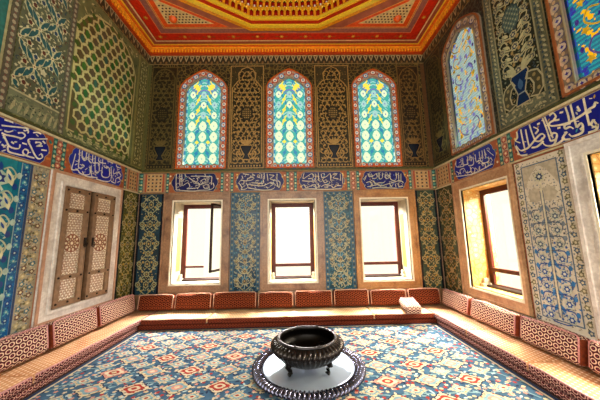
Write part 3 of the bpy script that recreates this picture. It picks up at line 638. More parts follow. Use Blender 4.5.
# vase panel, right wall
def vase_panel():
    u0, u1, v0, v1 = 2.97, 3.93, 3.42, 6.12
    c = Cv('right', .006); c.rect(u0, u1, v0, v1, mat('6c6f5a', .3, 0, .35, 5), 0); c.frame(u0, u1, v0, v1, .02, '8f8260', 1)
    rnd = random.Random(3)
    for t, stp in ((.08, .075),):       # outer border: small leaves
        v = v0 + .06
        while v < v1 - .05:
            for x in (u0 + .075, u1 - .075): c.leaf(x - .03, v, .075, .03, rnd.uniform(.4, 1.2), 'b9b08c', 1); c.ell(x + .03, v + .03, .016, .02, '2c4a5a', 1.3, n=6)
            v += stp
        for zz in (v0 + .07, v0 + .17):
            u = u0 + .1
            while u < u1 - .08: c.leaf(u, zz, .07, .03, rnd.uniform(0, 3), 'b8ad88', 1); u += .06
    a, b = u0 + .15, u1 - .15; m = (a + b) / 2; z0 = v0 + .22
    F = [(a, z0), (a, v1 - .45), (a + .06, v1 - .25), (m - .1, v1 - .12), (m, v1 - .06), (m + .1, v1 - .12), (b - .06, v1 - .25), (b, v1 - .45), (b, z0)]
    c.poly(F, mat('333a34', .22, 0, .3, 5), 2); c.stroke(F, .024, '9c9472', 3, closed=True)
    c.bits(a, b, z0, v1 - .1, .066, ['a39a76', '1d2f42', '6f7760', 'b7ac84', '8a7448', '24424e'], 2.6, 12, 1.0)
    c.bits(u0 + .02, a, v0 + .02, v1 - .02, .05, ['a39a76', '333a34', '7d7a5c'], .7, 13, .9); c.bits(b, u1 - .02, v0 + .02, v1 - .02, .05, ['a39a76', '333a34', '7d7a5c'], .7, 14, .9); c.bits(a, b, v0 + .02, z0, .055, ['b8ad88', '4a5244', '8f8a68'], .7, 15, .9)
    # leafy scrolls
    for k in range(9):
        z = z0 + .52 + k * .2
        if z > v1 - .35: break
        for sg in (1, -1):
            c.stroke([(m, z), (m + sg * .10, z + .02), (m + sg * .22, z + .10), (m + sg * .26, z + .19), (m + sg * .17, z + .22), (m + sg * .12, z + .14)], .022, 'b7ac84', 4, smooth=4)
            c.leaf(m + sg * .08, z + .05, .15, .055, PI / 2 - sg * .9, 'c2b78e', 4.3); c.leaf(m + sg * .2, z + .02, .11, .04, PI / 2 + sg * .3, '8f977a', 4.3)
            c.flower(m + sg * .23, z + .08, .045, 5, '1d2f42', 'b9a97c', 4.6, mo='a99e78'); c.ell(m + sg * .06, z + .15, .026, .034, 'a88a52', 4.6, n=6)
        c.flower(m, z + .02, .055, 6, '18304c', 'c9bf9a', 4.8, mo='b7ac84', rot=.5)
    zc = z0 + 1.42
    c.star(m, zc, .20, 10, '2b4648', 6, .9, 0, .85, 1.15); c.star(m, zc, .175, 10, '5a7068', 6.3, .9, 0, .85, 1.15)
    for i in range(-3, 4):
        for j in range(-4, 5):
            if (i / 3.4) ** 2 + (j / 4.2) ** 2 < 1: c.ell(m + i * .04, zc + j * .045, .013, .015, ['b5b18c', '223638'][(i + j) % 2], 6.6, n=5)
    # vase
    V = [(0, 0), (.11, .0), (.095, .08), (.06, .17), (.10, .30), (.15, .45), (.13, .50), (0, .50)]
    P = [(m + x, z0 + y) for x, y in V] + [(m - x, z0 + y) for x, y in V[-2:0:-1]]
    c.poly(P, mat('16345e', .18, 0, .2), 7); c.stroke(P, .020, 'b7b090', 7.4, closed=True); c.stroke([(m - .06, z0 + .17), (m + .06, z0 + .17)], .02, '8fa0a0', 7.6)
    c.leaf(m, z0 + .22, .18, .09, PI / 2, '3a628a', 7.6)
    for sg in (1, -1):
        O = [(m + sg * x, z0 + y) for x, y in ((.09, .34), (.16, .30), (.20, .2), (.18, .08), (.12, .04), (.24, .0), (.32, .08), (.33, .24), (.28, .36), (.2, .4), (.13, .42))]
        c.poly(O, '4c4a34', 6.8); c.stroke(O, .024, 'b9b08c', 7, closed=True)
        for t in ((.26, .1), (.27, .22), (.22, .32)): c.ell(m + sg * t[0], z0 + t[1], .028, .03, '9c8e60', 7.3, n=6)
        for t in (.35, .75, 1.15): c.leaf(m + sg * .05, z0 + .5, .22, .05, PI / 2 - sg * t, 'bdb48c', 7)
    return tag(c.build('arabesque_tilework'), 'tall dark tile panel with a blue vase between the right hand stained glass windows', 'tile panel')
vase_panel()
# green ogee lattice niche, left wall
def lattice_niche():
    c = Cv('left', .006); s0, s1, z0 = 3.93, 5.50, 3.55
    O = [(s0 + .03, z0), (s0, 5.45), (s0 + .14, 5.72), (s0 + .36, 5.95), (4.72, 6.08), (s1 - .38, 5.97), (s1 - .14, 5.78), (s1, 5.5), (s1 - .03, z0)]
    c.rect(3.90, 5.58, 3.42, 6.17, mat('7a7d52', .3, 0, .35, 4), 0)
    # faint leafy scrolls of the spandrels and foot
    rnd = random.Random(9)
    for k in range(320):
        u, v = rnd.uniform(3.94, 5.5), rnd.choice([rnd.uniform(3.44, 3.55), rnd.uniform(5.4, 6.1)])
        c.leaf(u, v, .09, .03, rnd.uniform(0, 3.1), rnd.choice(['a3a270', '4d5a36', 'bdb584']), .5)
    c.poly(O, mat('6d5f38', .3, 0, .3, 6), 2); c.stroke(O, .035, 'c9bd84', 3, closed=True)
    def inside(u, v):
        r = False; n = len(O)
        for i in range(n):
            (x1, y1), (x2, y2) = O[i], O[(i + 1) % n]
            if (y1 > v) != (y2 > v) and u < (x2 - x1) * (v - y1) / (y2 - y1) + x1: r = not r
        return r
    cw, ch = .185, .31; n = int((s1 - s0) / cw) + 1
    for j in range(28):
        for i in range(n + 1):
            u = s0 + .02 + i * cw + (cw / 2 if j % 2 else 0); v = z0 + j * ch / 2
            if not inside(u, v): continue
            p_ = ch / 2
            P = [(u, v + .68 * p_), (u - cw * .28, v + .54 * p_), (u - cw / 2, v + .34 * p_), (u - cw * .46, v), (u - cw / 2, v - .34 * p_), (u - cw * .22, v - .46 * p_), (u, v - .68 * p_), (u + cw * .28, v - .54 * p_), (u + cw / 2, v - .34 * p_), (u + cw * .46, v), (u + cw / 2, v + .34 * p_), (u + cw * .22, v + .46 * p_)]
            if not all(inside(*q) for q in P): 
                P = [(u + (x - u) * .5, v + (y - v) * .5) for x, y in P]
                c.poly(P, '4f6a2c', 4); continue
            c.stroke(P, .038, 'cfc48a', 4, closed=True)
            col = ['2f6b34', '6a5a3a', '3f6a58'][(j // 2 + (i if j % 2 else i * 2)) % 3] if j % 2 else ['6b5c44', '4a7a34'][(i + j // 2) % 2]
            c.ell(u, v, cw * .25, ch * .27, col, 4.5, n=8); pass
    return tag(c.build('lattice_tilework'), 'arched green tile panel with cream ogee net above the shutters', 'tile panel')
lattice_niche()
def corner_speckle():
    c = Cv('left', .006); u0, u1, v0, v1 = 5.62, 5.98, 3.42, 6.17
    c.rect(u0, u1, v0, v1, mat('7c7a4a', .3, 0, .4, 6), 0); c.frame(u0, u1, v0, v1, .02, 'a49c62', 1)
    rnd = random.Random(2); v = v0 + .08; k = 0
    while v < v1 - .06:
        for u in (u0 + .09, u0 + .18, u0 + .27):
            c.flower(u, v + (.04 if u == u0 + .18 else 0), .034, 5, ['c2b77e', '2d3a28'][k % 2], 'd8cfa0', 1); c.leaf(u, v, .08, .028, rnd.uniform(.5, 2.6), 'b9b078', 1.3); k += 1
        v += .088
    return tag(c.build('speckled_tilework'), 'narrow speckled green tile strip beside the upper left room corner', 'tile panel')
corner_speckle()
def diamond_leaves():
    c = Cv('left', .006); u0, u1, v0, v1 = 3.10, 3.80, 3.42, 6.17
    c.rect(u0, u1, v0, v1, mat('84886c', .28, 0, .35, 5), 0)
    # foot border strip with waves
    for zz, col in ((3.50, '7c8a68'), (3.62, '9aa07a')):
        c.stroke([(u0 + i * (u1 - u0) / 16, zz + .03 * math.sin(i * 1.6)) for i in range(17)], .02, col, 1)
    k = u0 + .05
    while k < u1: c.leaf(k, 3.44, .2, .04, 1.35, 'b3ad86', 1); k += .085
    a, b, z0 = u0, u1, 3.74
    c.rect(a, b, z0, v1, mat('6c7058', .3, 0, .3, 5), 2); c.rect(a, b, z0 - .012, z0 + .012, 'c9c29c', 3)
    c.bits(a, b, z0, v1 - .05, .07, ['dcd4ac', '6a3a2c', '2a4a5c', 'c8c298', '2f5a54', 'b8b08a'], 3.2, 16, 1.0)
    c.bits(u0, u1, v0 + .02, z0, .06, ['8c9470', 'b3ad86', '3f4d3c'], .6, 17, .9)
    cu, cv = (b - a) / 1.5, .60
    for j in range(-1, 10):
        for i in range(-1, 4):
            u = a + .02 + i * cu + (cu / 2 if j % 2 else 0); v = z0 + .16 + j * cv / 2
            if not (a - .001 <= u <= b + .001 and z0 + .02 < v < v1 - .04): continue
            c.flower(u, v, .035, 6, 'e6dcb4', '8a4a34', 6)
            for ang in (1.05, PI - 1.05, PI + 1.05, -1.05):
                L = .27; eu, ev = u + L * math.cos(ang), v + L * math.sin(ang)
                if not (a < eu < b and z0 < ev < v1 - .05): L = .14
                if not (a < u + L * math.cos(ang) < b and z0 < v + L * math.sin(ang) < v1): continue
                c.leaf(u, v, L, .095, ang, 'cfc9a0', 4); c.leaf(u + .02 * math.cos(ang), v + .02 * math.sin(ang), L * .9, .065, ang, '2c6468', 4.5)
            vv = v + cv / 2 - .26 + .0
            for du, dv in ((0, .16), (0, -.16), (.13, 0), (-.13, 0)):
                if a + .03 < u + du < b - .03 and z0 + .04 < v + dv < v1 - .08:
                    c.star(u + du, v + dv, .06, 5, 'd9d2ac', 4.8, .6, PI / 2); c.ell(u + du, v + dv, .030, .036, '6a3428' if du else '2a4a6a', 5.1, n=6)
            for du, dv in ((.07, .07), (-.07, .07), (.07, -.07), (-.07, -.07), (.16, .1), (-.16, .1), (.16, -.1), (-.16, -.1)):
                if a + .03 < u + du < b - .03 and z0 + .04 < v + dv < v1 - .08: c.ell(u + du, v + dv, .018, .024, 'd6cfa8', 5.3, n=5)
    return tag(c.build('floral_tilework'), 'tile panel of teal feathered leaves left of the green ogee net panel', 'tile panel')
diamond_leaves()
def far_left_upper():
    c = Cv('left', .006); u0, u1, v0, v1 = 1.9, 2.98, 3.42, 6.17
    c.rect(u0, u1, v0, v1, mat('3a7f78', .28, 0, .3), 0)
    for j in range(14):
        for i in range(4):
            u = u0 + .14 + i * .235; v = v0 + .12 + j * .2
            c.star(u, v, .11, 4, 'b9b88a', 1, .55, 0, .9, 1); c.ell(u, v, .05, .055, ['8a5436', '2b6a72'][(i + j) % 2], 2, n=8)
    c.frame(u0, u1, v0, v1, .03, 'b8b187', 3)
    return tag(c.build('floral_tilework'), 'teal tile panel at the upper left edge of the photo', 'tile panel')
far_left_upper()
c = Cv('left', .006)
for u in (3.04, 3.86): 
    c.rect(u - .05, u + .05, 3.42, 6.17, '6d6656', 0); z = 3.46
    while z < 6.15: c.ell(u, z, .026, .03, 'b0a68c', 1, n=6); c.ell(u, z + .045, .014, .014, '8a5c50', 1, n=5); z += .09
c.rect(5.585, 5.615, 3.42, 6.17, 'a49c62', 0)
tag(c.build('trim_5'), kind='structure')

# ------------------------------------------------------------------ cornice and painted ceiling with twelve sided opening
DC, DR = (3.52, 2.30), 3.0
def ngon(n, r, c=DC, rot=PI / 12): return [(c[0] + r * math.cos(rot + 2 * PI * i / n), c[1] + r * math.sin(rot + 2 * PI * i / n)) for i in range(n)]
V, F = holed('ceil', rectp(-TH, W + TH, YF, D + TH), [ngon(12, DR)], .12)
me = bpy.data.meshes.new('ceiling'); me.from_pydata(V, [], F); me.update()
tag(link('ceiling', me, [mat('b8664a', .45, 0, .25, 7)]), kind='structure')
GOLD = mat('ffa820', .35, .1, .3, 30); GOLDB = mat('ffd23c', .32, .1, .2, 30); ORANGE = mat('f2601c', .4, 0, .25); RED = mat('d8320e', .4, 0, .25)
def inset(d): return (d, W - d, YF - .001 + 0 * d, D - d)
def band(c, d0, d1, m, layer=0):
    c.rect(d0, W - d0, D - d1, D - d0, m, layer)
    c.rect(d0, d1, YF, D - d1, m, layer); c.rect(W - d1, W - d0, YF, D - d1, m, layer)
c = Cv('ceil', .004)
band(c, .0, .20, 'ef7420', 0); band(c, .19, .225, GOLDB, 1); band(c, .225, .31, 'b0583c', 1); band(c, .31, .345, 'f0c890', 2)
band(c, .345, .36, 'a02a10', 2); band(c, .36, .56, RED, 1); band(c, .56, .575, 'f08a50', 2); band(c, .575, .70, 'a9685a', 1); band(c, .70, .72, 'f0a45c', 2)
x = .5
while x < W - .4:         # gilded flowers along the red band
    c.flower(x, D - .46, .055, 6, 'd9982c', 'e8c060', 3)
    for s in (-1, 1): c.leaf(x + s * .07, D - .46, .09, .03, 0 if s > 0 else PI, 'a8662a', 3)
    x += .585
y = 5.0
while y > YF + .2:
    for x in (.46, W - .46): c.flower(x, y, .055, 6, 'd9982c', 'e8c060', 3)
    y -= .585
# corner spandrels: cream open tracery over dark ground
sq = (.72, W - .72, -.5, D - .72)
def inpoly(O, u, v):
    r = False; n = len(O)
    for i in range(n):
        (x1, y1), (x2, y2) = O[i], O[(i + 1) % n]
        if (y1 > v) != (y2 > v) and u < (x2 - x1) * (v - y1) / (y2 - y1) + x1: r = not r
    return r
for sg in (-1, 1):
    X = lambda u: u if sg < 0 else 2 * DC[0] - u
    k = .72
    O = [(.74, 5.26), (2.22, 5.26), (1.02, 4.56), (.74, 4.05)]
    O = [(X(u) if sg < 0 else W - u, v) for u, v in O]
    I = [(.86, 5.16), (1.90, 5.16), (.97, 4.62), (.86, 4.40)]; I = [(u if sg < 0 else W - u, v) for u, v in I]
    c.poly(O, ORANGE, 1); c.stroke(O, .02, 'ffb45c', 2, closed=True); c.poly(I, 'e8c88c', 3); c.stroke(I, .02, 'f5d08a', 4, closed=True)
    for j in range(12):
        for i in range(16):
            u = I[0][0] - sg * (.05 + i * .075 + (.037 if j % 2 else 0)); v = 5.12 - j * .07
            if inpoly(I, u, v) and inpoly(I, u - sg * .03, v - .02): c.ell(u, v, .024, .020, ['4a2414', '6a3318'][(i + j) % 2], 4.5, rot=.5 * sg, n=7); 
tag(c.build('trim_6'), kind='structure')
for sg in (-1, 1):        # carved orange boss in each spandrel corner
    bx_ = 1.05 if sg < 0 else W - 1.05
    m = MB(); m.lathe([(0, -.10), (.03, -.095), (.055, -.07), (.075, -.03), (.085, 0)], (bx_, 5.02, ZC - .012), 20, 0, lambda i, t, r, z: (r * (1 + .15 * math.cos(8 * t)), z))
    tag(m.build('ceiling_boss', [mat('f06a1c', .35, 0, .3)], smooth=True), 'carved orange rosette boss in the %s corner spandrel of the ceiling' % ('left' if sg < 0 else 'right'), 'ceiling ornament', 'rosette bosses of the ceiling')
# cornice: gilded vertical moulding with close set ribs along three walls
m = MB()
for side, u0, u1 in (('back', 0, W), ('left', YF, D), ('right', YF, D)):
    m.wbox(side, u0, u1, 6.44, 6.475, -.01, .05, 0); m.wbox(side, u0, u1, 6.475, 6.60, -.01, .075, 1); m.wbox(side, u0, u1, 6.565, 6.60, .07, .12, 2)
    n = int((u1 - u0) / .075)
    for i in range(n):
        a = u0 + (i + .5) * (u1 - u0) / n; m.wbox(side, a - .019, a + .019, 6.483, 6.558, .07, .10, 2)
tag(m.build('trim_7', [mat('b84a1c', .4, 0, .2), mat('d85a18', .35, 0, .2), mat('ffb030', .35)]), kind='structure')
# gold mouldings of the opening
m = MB()
def pring(r0, r1, z0, z1, mi):
    a, b = ngon(12, r0), ngon(12, r1); m.ring('ceil', a, b, ZC - z1, ZC - z0, mi)
pring(DR + .06, DR - .02, 6.56, 6.62, 0); pring(DR + .16, DR + .06, 6.58, 6.61, 1); pring(DR + .0, DR - .05, 6.60, 6.68, 2); pring(DR - .03, DR - .09, 6.66, 6.73, 0); pring(DR + .02, DR - .04, 6.68, 6.8, 3)
tag(m.build('trim_8', [GOLDB, GOLD, mat('b8300e', .4), GOLD]), kind='structure')
# muqarnas rows and dome
def polyR(t):      # twelve sided radius at angle t
    a = (t - PI / 12) % (PI / 6) - PI / 12
    return math.cos(PI / 12) / math.cos(a)
m = MB(); N = 132
for row, (z0, z1, r0, r1) in enumerate(((6.74, 7.00, 2.93, 2.99), (7.00, 7.24, 2.90, 2.96))):
    for k in range(N):
        t0, t1 = 2 * PI * (k + .5 * row) / N, 2 * PI * (k + 1 + .5 * row) / N; tm = (t0 + t1) / 2
        if math.sin(tm) < -.1: continue
        def P(t, r, z):
            f = (polyR(t) * (1 - row * .5) + row * .5 * 1.0); return (DC[0] + r * f * math.cos(t), DC[1] + r * f * math.sin(t), z)
        kx = len(m.V); dt = t1 - t0; zt = z0 + (z1 - z0) * .8
        # red niche
        m.V += [P(t0, r1 + .05, z0), P(t1, r1 + .05, z0), P(t1, r1 + .05, z1), P(t0, r1 + .05, z1)]; m.F.append([kx, kx + 1, kx + 2, kx + 3]); m.I.append(0)
        # gold arched rib pair hanging between niches
        for ta, tb in ((t0, t0 + dt * .2), (t1 - dt * .2, t1)):
            kx = len(m.V); m.V += [P(ta, r1, z0), P(tb, r1, z0), P(tb, r0, z1), P(ta, r0, z1)]; m.F.append([kx, kx + 1, kx + 2, kx + 3]); m.I.append(1)
        kx = len(m.V); m.V += [P(t0, r1 - .01, zt), P(t0 + dt * .3, r1 - .01, zt), P(tm, r1 - .01, z1 - .01), P(t1 - dt * .3, r1 - .01, zt), P(t1, r1 - .01, zt), P(t1, r0, z1), P(t0, r0, z1)]
        m.F.append([kx + i for i in (0, 1, 2, 6)]); m.I.append(2); m.F.append([kx + i for i in (2, 3, 4, 5)]); m.I.append(2); m.F.append([kx + i for i in (2, 5, 6)]); m.I.append(2)
        p = P(tm, r1 + .01, z0 + .05); m.box((p[0] - .018, p[1] - .018, p[2] - .03), (p[0] + .018, p[1] + .018, p[2] + .035), 3)
        p = P(t0, r1 - .03, z0 + .02); m.box((p[0] - .02, p[1] - .02, p[2] - .03), (p[0] + .02, p[1] + .02, p[2] + .03), 4)
dm = m.build('ceiling_stalactites', [mat('b81c0c', .4, 0, .2), GOLD, GOLDB, mat('fff0dc', .4), mat('ffb02a', .3, .3)]); dm.name = 'trim_9'; tag(dm, kind='structure')
m = MB()
prof = [(3.12, 6.62), (3.12, 7.24), (2.92, 7.26), (2.90, 7.33), (2.86, 7.5), (2.7, 8.1), (2.3, 8.8), (1.6, 9.4), (.8, 9.7), (0, 9.75)]
m.lathe([(r, z - ZC) for r, z in prof], (DC[0], DC[1], ZC), 72)
dome = m.build('dome', [fine_tile('dome_paint', '6b5a22', 'b8902e', '8a2a12', 5, .5)], smooth=True); dome.name = 'ceiling'; tag(dome, kind='structure')

# ------------------------------------------------------------------ lower windows
GLASS = bpy.data.materials.new('window_glass'); GLASS.use_nodes = True; _t = GLASS.node_tree; _t.nodes.remove(_t.nodes['Principled BSDF'])
_a = _t.nodes.new('ShaderNodeBsdfTransparent'); _g = _t.nodes.new('ShaderNodeBsdfGlossy'); _g.inputs['Roughness'].default_value = .05; _x = _t.nodes.new('ShaderNodeMixShader'); _x.inputs[0].default_value = .06
_t.links.new(_a.outputs[0], _x.inputs[1]); _t.links.new(_g.outputs[0], _x.inputs[2]); _t.links.new(_x.outputs[0], _t.nodes['Material Output'].inputs[0])
WOOD = mat('5a2416', .45, 0, .3, 10); WOODD = mat('35160e', .45, 0, .3, 10); WHITE = mat('efe6cf', .4, 0, .1)
REV_W = mat('c0b49c', .4, 0, .3, 5); REV_Y = fine_tile('tile_yellow_reveal', 'e2c07a', 'c47c30', 'f4e8c4', 9, .3, .05)
wn = 0
def new_window():
    global wn; wn += 1; return tag(empty('window_%d' % wn, (0, 0, 0)), kind='structure')
def lower_window(side, u0, u1, a, b, stonem, leaf_open=False, dep=.48, bars=1):
    e = new_window(); m = MB()
    m.ring(side, rectp(u0, u1, ZO0, ZO1), rectp(a, b, ZI0, ZI1), -.02, .036, 0)
    m.ring(side, rectp(u0, u1, ZO0, ZO1), rectp(u0 + .045, u1 - .045, ZO0 + .045, ZO1 - .045), .03, .056, 0)
    m.ring(side, rectp(a - .055, b + .055, ZI0 - .055, ZI1 + .055), rectp(a - .03, b + .03, ZI0 - .03, ZI1 + .03), .03, .05, 0)
    m.ring(side, rectp(a - .03, b + .03, ZI0 - .03, ZI1 + .03), rectp(a, b, ZI0, ZI1), .0, .046, 1)
    m.build('window_frame', [stonem, WHITE], e)
    m = MB(); m.ring(side, rectp(a - .01, b + .01, ZI0 - .01, ZI1 + .01), rectp(a + .012, b - .012, ZI0 + .012, ZI1 - .012), -TH + .02, .0, 0)
    m.build('reveal', [REV_Y if side == 'right' else REV_W], e)
    if side == 'back':
        m = MB()      # ochre tile strips on the jambs
        for q in (a + .012, b - .018): m.wbox(side, q, q + .006, ZI0 + .25, ZI1 - .35, -.40, -.20, 0)
        m.build('jamb_tile', [mat('c2904c', .4, 0, .5, 20)], e)
    ia, ib, z0, z1 = a + .012, b - .012, ZI0 + .012, ZI1 - .012; m = MB(); h0, h1 = -dep - .05, -dep
    m.ring(side, rectp(ia, ib, z0, z1), rectp(ia + .10, ib - .10, z0 + .05, z1 - .10), h0, h1, 0)
    if leaf_open:
        mid = (a + b) / 2; m.wbox(side, ia + .07, mid, 1.04, 1.085, h0, h1, 0)
    else:
        m.wbox(side, ia + .07, ib - .07, 1.03, 1.10, h0, h1 + .01, 0)
    m.wbox(side, ia + .02, ib - .02, z0, z0 + .035, -dep + .0, -dep + .14, 1)
    m.build('window_sash', [WOOD, WOODD], e)
    m = MB(); m.wbox(side, ia + .06, ib - .06 if not leaf_open else (a + b) / 2, z0 + .04, z1 - .07, -dep - .03, -dep - .025, 0); m.build('pane', [GLASS], e)
    for q in (ia, ib - .09):
        m = MB(); m.wbox(side, q, q + .09, z0, z0 + .06, -dep + .04, -dep + .2, 0); m.wbox(side, q + .015, q + .075, z0 + .06, z0 + .15, -dep + .07, -dep + .16, 0)
        m.build('stone_socket', [mat('c9bda4', .5, 0, .2)], e)
    return e
for i, (u0, u1, a, b) in enumerate(LOWER['back']):
    e = lower_window('back', u0, u1, a, b, M_marble if i < 2 else M_marble_or, i == 0)
    if i == 0:
        # open casement: hinged on the right jamb, swung into the room
        H = Vector((b - .03, D + .46, 0)); Fp = Vector((1.745, 5.90, 0)); d = (Fp - H).normalized(); nrm = Vector((-d.y, d.x, 0)) * .018; L = (Fp - H).length
        def lbox(m, s0, s1, z0, z1, mi=0, th=1.0):
            P = [H + d * s + nrm * q * th for s in (s0, s1) for q in (-1, 1)]; k = len(m.V)
            for z in (z0, z1): m.V += [(P[0].x, P[0].y, z), (P[1].x, P[1].y, z), (P[3].x, P[3].y, z), (P[2].x, P[2].y, z)]
            for f in ((0, 1, 2, 3), (4, 5, 6, 7), (0, 1, 5, 4), (1, 2, 6, 5), (2, 3, 7, 6), (3, 0, 4, 7)): m.F.append([k + x for x in f]); m.I.append(mi)
        m = MB(); zb, zt = .985, 2.565
        lbox(m, 0, L, zb, zb + .05); lbox(m, 0, L, zt - .05, zt); lbox(m, 0, .05, zb, zt); lbox(m, L - .055, L, zb, zt)
        o = m.build('window_casement', [WOODD], e); m = MB(); lbox(m, .05, L - .05, zb + .05, zt - .05, 0, .15); m.build('pane', [GLASS], e)
for i, (u0, u1, a, b) in enumerate(LOWER['right']): lower_window('right', u0, u1, a, b, M_marble_lit if i else stone('marble_rose', 'c79f78', '97694a', .3), dep=.34)

# ------------------------------------------------------------------ stained glass windows
def glass_mesh(side, c0, ihw, zb, ish, ipk, pal, seed):
    ground, oval, dot, yel, vio, deep = pal; cs = .0135
    A = arch(c0, ihw, zb, ish, ipk); nx = int(2 * ihw / cs) + 1; nz = int((ipk - zb) / cs) + 1
    mats_ = [glass_tint(x) for x in (ground, oval, dot, yel, vio, deep)]
    def col(u, v):
        d = abs(u)
        if side == 'right':
            if d > ihw - .04: return 2 if int(v / .09) % 2 else 5
            h = math.sin(u * 19 + 3 * math.sin(v * 6)) * math.sin(v * 13 + 2 * math.sin(u * 9)) + .5 * math.sin(u * 47 + v * 31) * math.sin(v * 53 - u * 11)
            if h > .85: return 4
            if h > .62: return 2
            if h < -.8: return 3
            return 1 if int(v / .027) % 2 else 0
        if d > ihw - .035: return 5 if int(v / .09) % 2 else 2
        # big ovals on a three column lattice
        for cu in (0, .27):
            for j in range(9):
                cv = .16 + j * .28 + (.14 if cu and False else 0)
                x, y = (d - cu) / .098, (v - cv) / .135
                r = (abs(x) ** 1.6 + abs(y) ** 1.5)
                if j >= 7: continue
                if r < .07: return 2 if j < 4 else 4
                if r < (.95 if j < 4 else .6): return 1 if (j < 4 or (j + (cu > 0)) % 2) else 2  # lower ovals larger and whiter: brighter outdoors painted into the glass
        for j in range(10):
            cv = .30 + j * .28; x, y = (d - .135), v - cv
            if abs(x) + abs(y) < .055: return 3 if j in (1, 3, 4, 5, 6) else 5
            if abs(x + .4 * y) < .016 and abs(y) < .13 and j > 2: return 3
        if abs(d - .135 - .05 * math.sin(v * 11)) < .016: return 5
        h = math.sin(u * u * 90 + v * 31) * math.sin(v * 47 + d * 23)
        if v > 1.85 and h > .35: return 4
        if v > 1.6 and (d - .2) ** 2 + (v - 2.05) ** 2 < .006: return 3
        if h < -.55: return 2
        return 0
    V = []; F = []; I = []; W_ = WALLS[side]; GD = .0 if side == 'back' else .005
    for j in range(nz):
        z = zb + (j + .5) * cs; run = None
        # horizontal extent of the arch at this height
        w = ihw if z < ish else 0
        if z >= ish:
            pts = A[1:7]
            for (xa, za), (xb, zb_) in zip(pts[:-1], pts[1:]):
                if za <= z <= zb_: w = abs(xa + (xb - xa) * (z - za) / (zb_ - za) - c0)
        if w < cs: continue
        x = -w; cur = None; start = -w
        while x < w - 1e-6:
            k = col(x + cs / 2, z - zb)
            if cur is None: cur, start = k, x
            elif k != cur:
                q = len(V); V += [W_(c0 + start, z - cs / 2, GD), W_(c0 + x, z - cs / 2, GD), W_(c0 + x, z + cs / 2, GD), W_(c0 + start, z + cs / 2, GD)]
                F.append([q, q + 1, q + 2, q + 3]); I.append(cur); cur, start = k, x
            x += cs
        q = len(V); V += [W_(c0 + start, z - cs / 2, GD), W_(c0 + w, z - cs / 2, GD), W_(c0 + w, z + cs / 2, GD), W_(c0 + start, z + cs / 2, GD)]
        F.append([q, q + 1, q + 2, q + 3]); I.append(cur)
    me = bpy.data.meshes.new('glass'); me.from_pydata(V, [], F); me.polygons.foreach_set('material_index', I); me.update()
    return me, mats_
PB = ('4fb2b8', 'dfeede', 'a6d2e0', 'f2e268', '7c8ad2', '3a8cc0')
PR = ('8ca4b2', 'a3b6bf', '6f8cc0', 'd9a83c', '7464b4', '4f8fa8')
PR2 = ('2f8fa4', '2f6f94', '2a4aa8', 'e8b01e', '3c30a0', '1c6880')
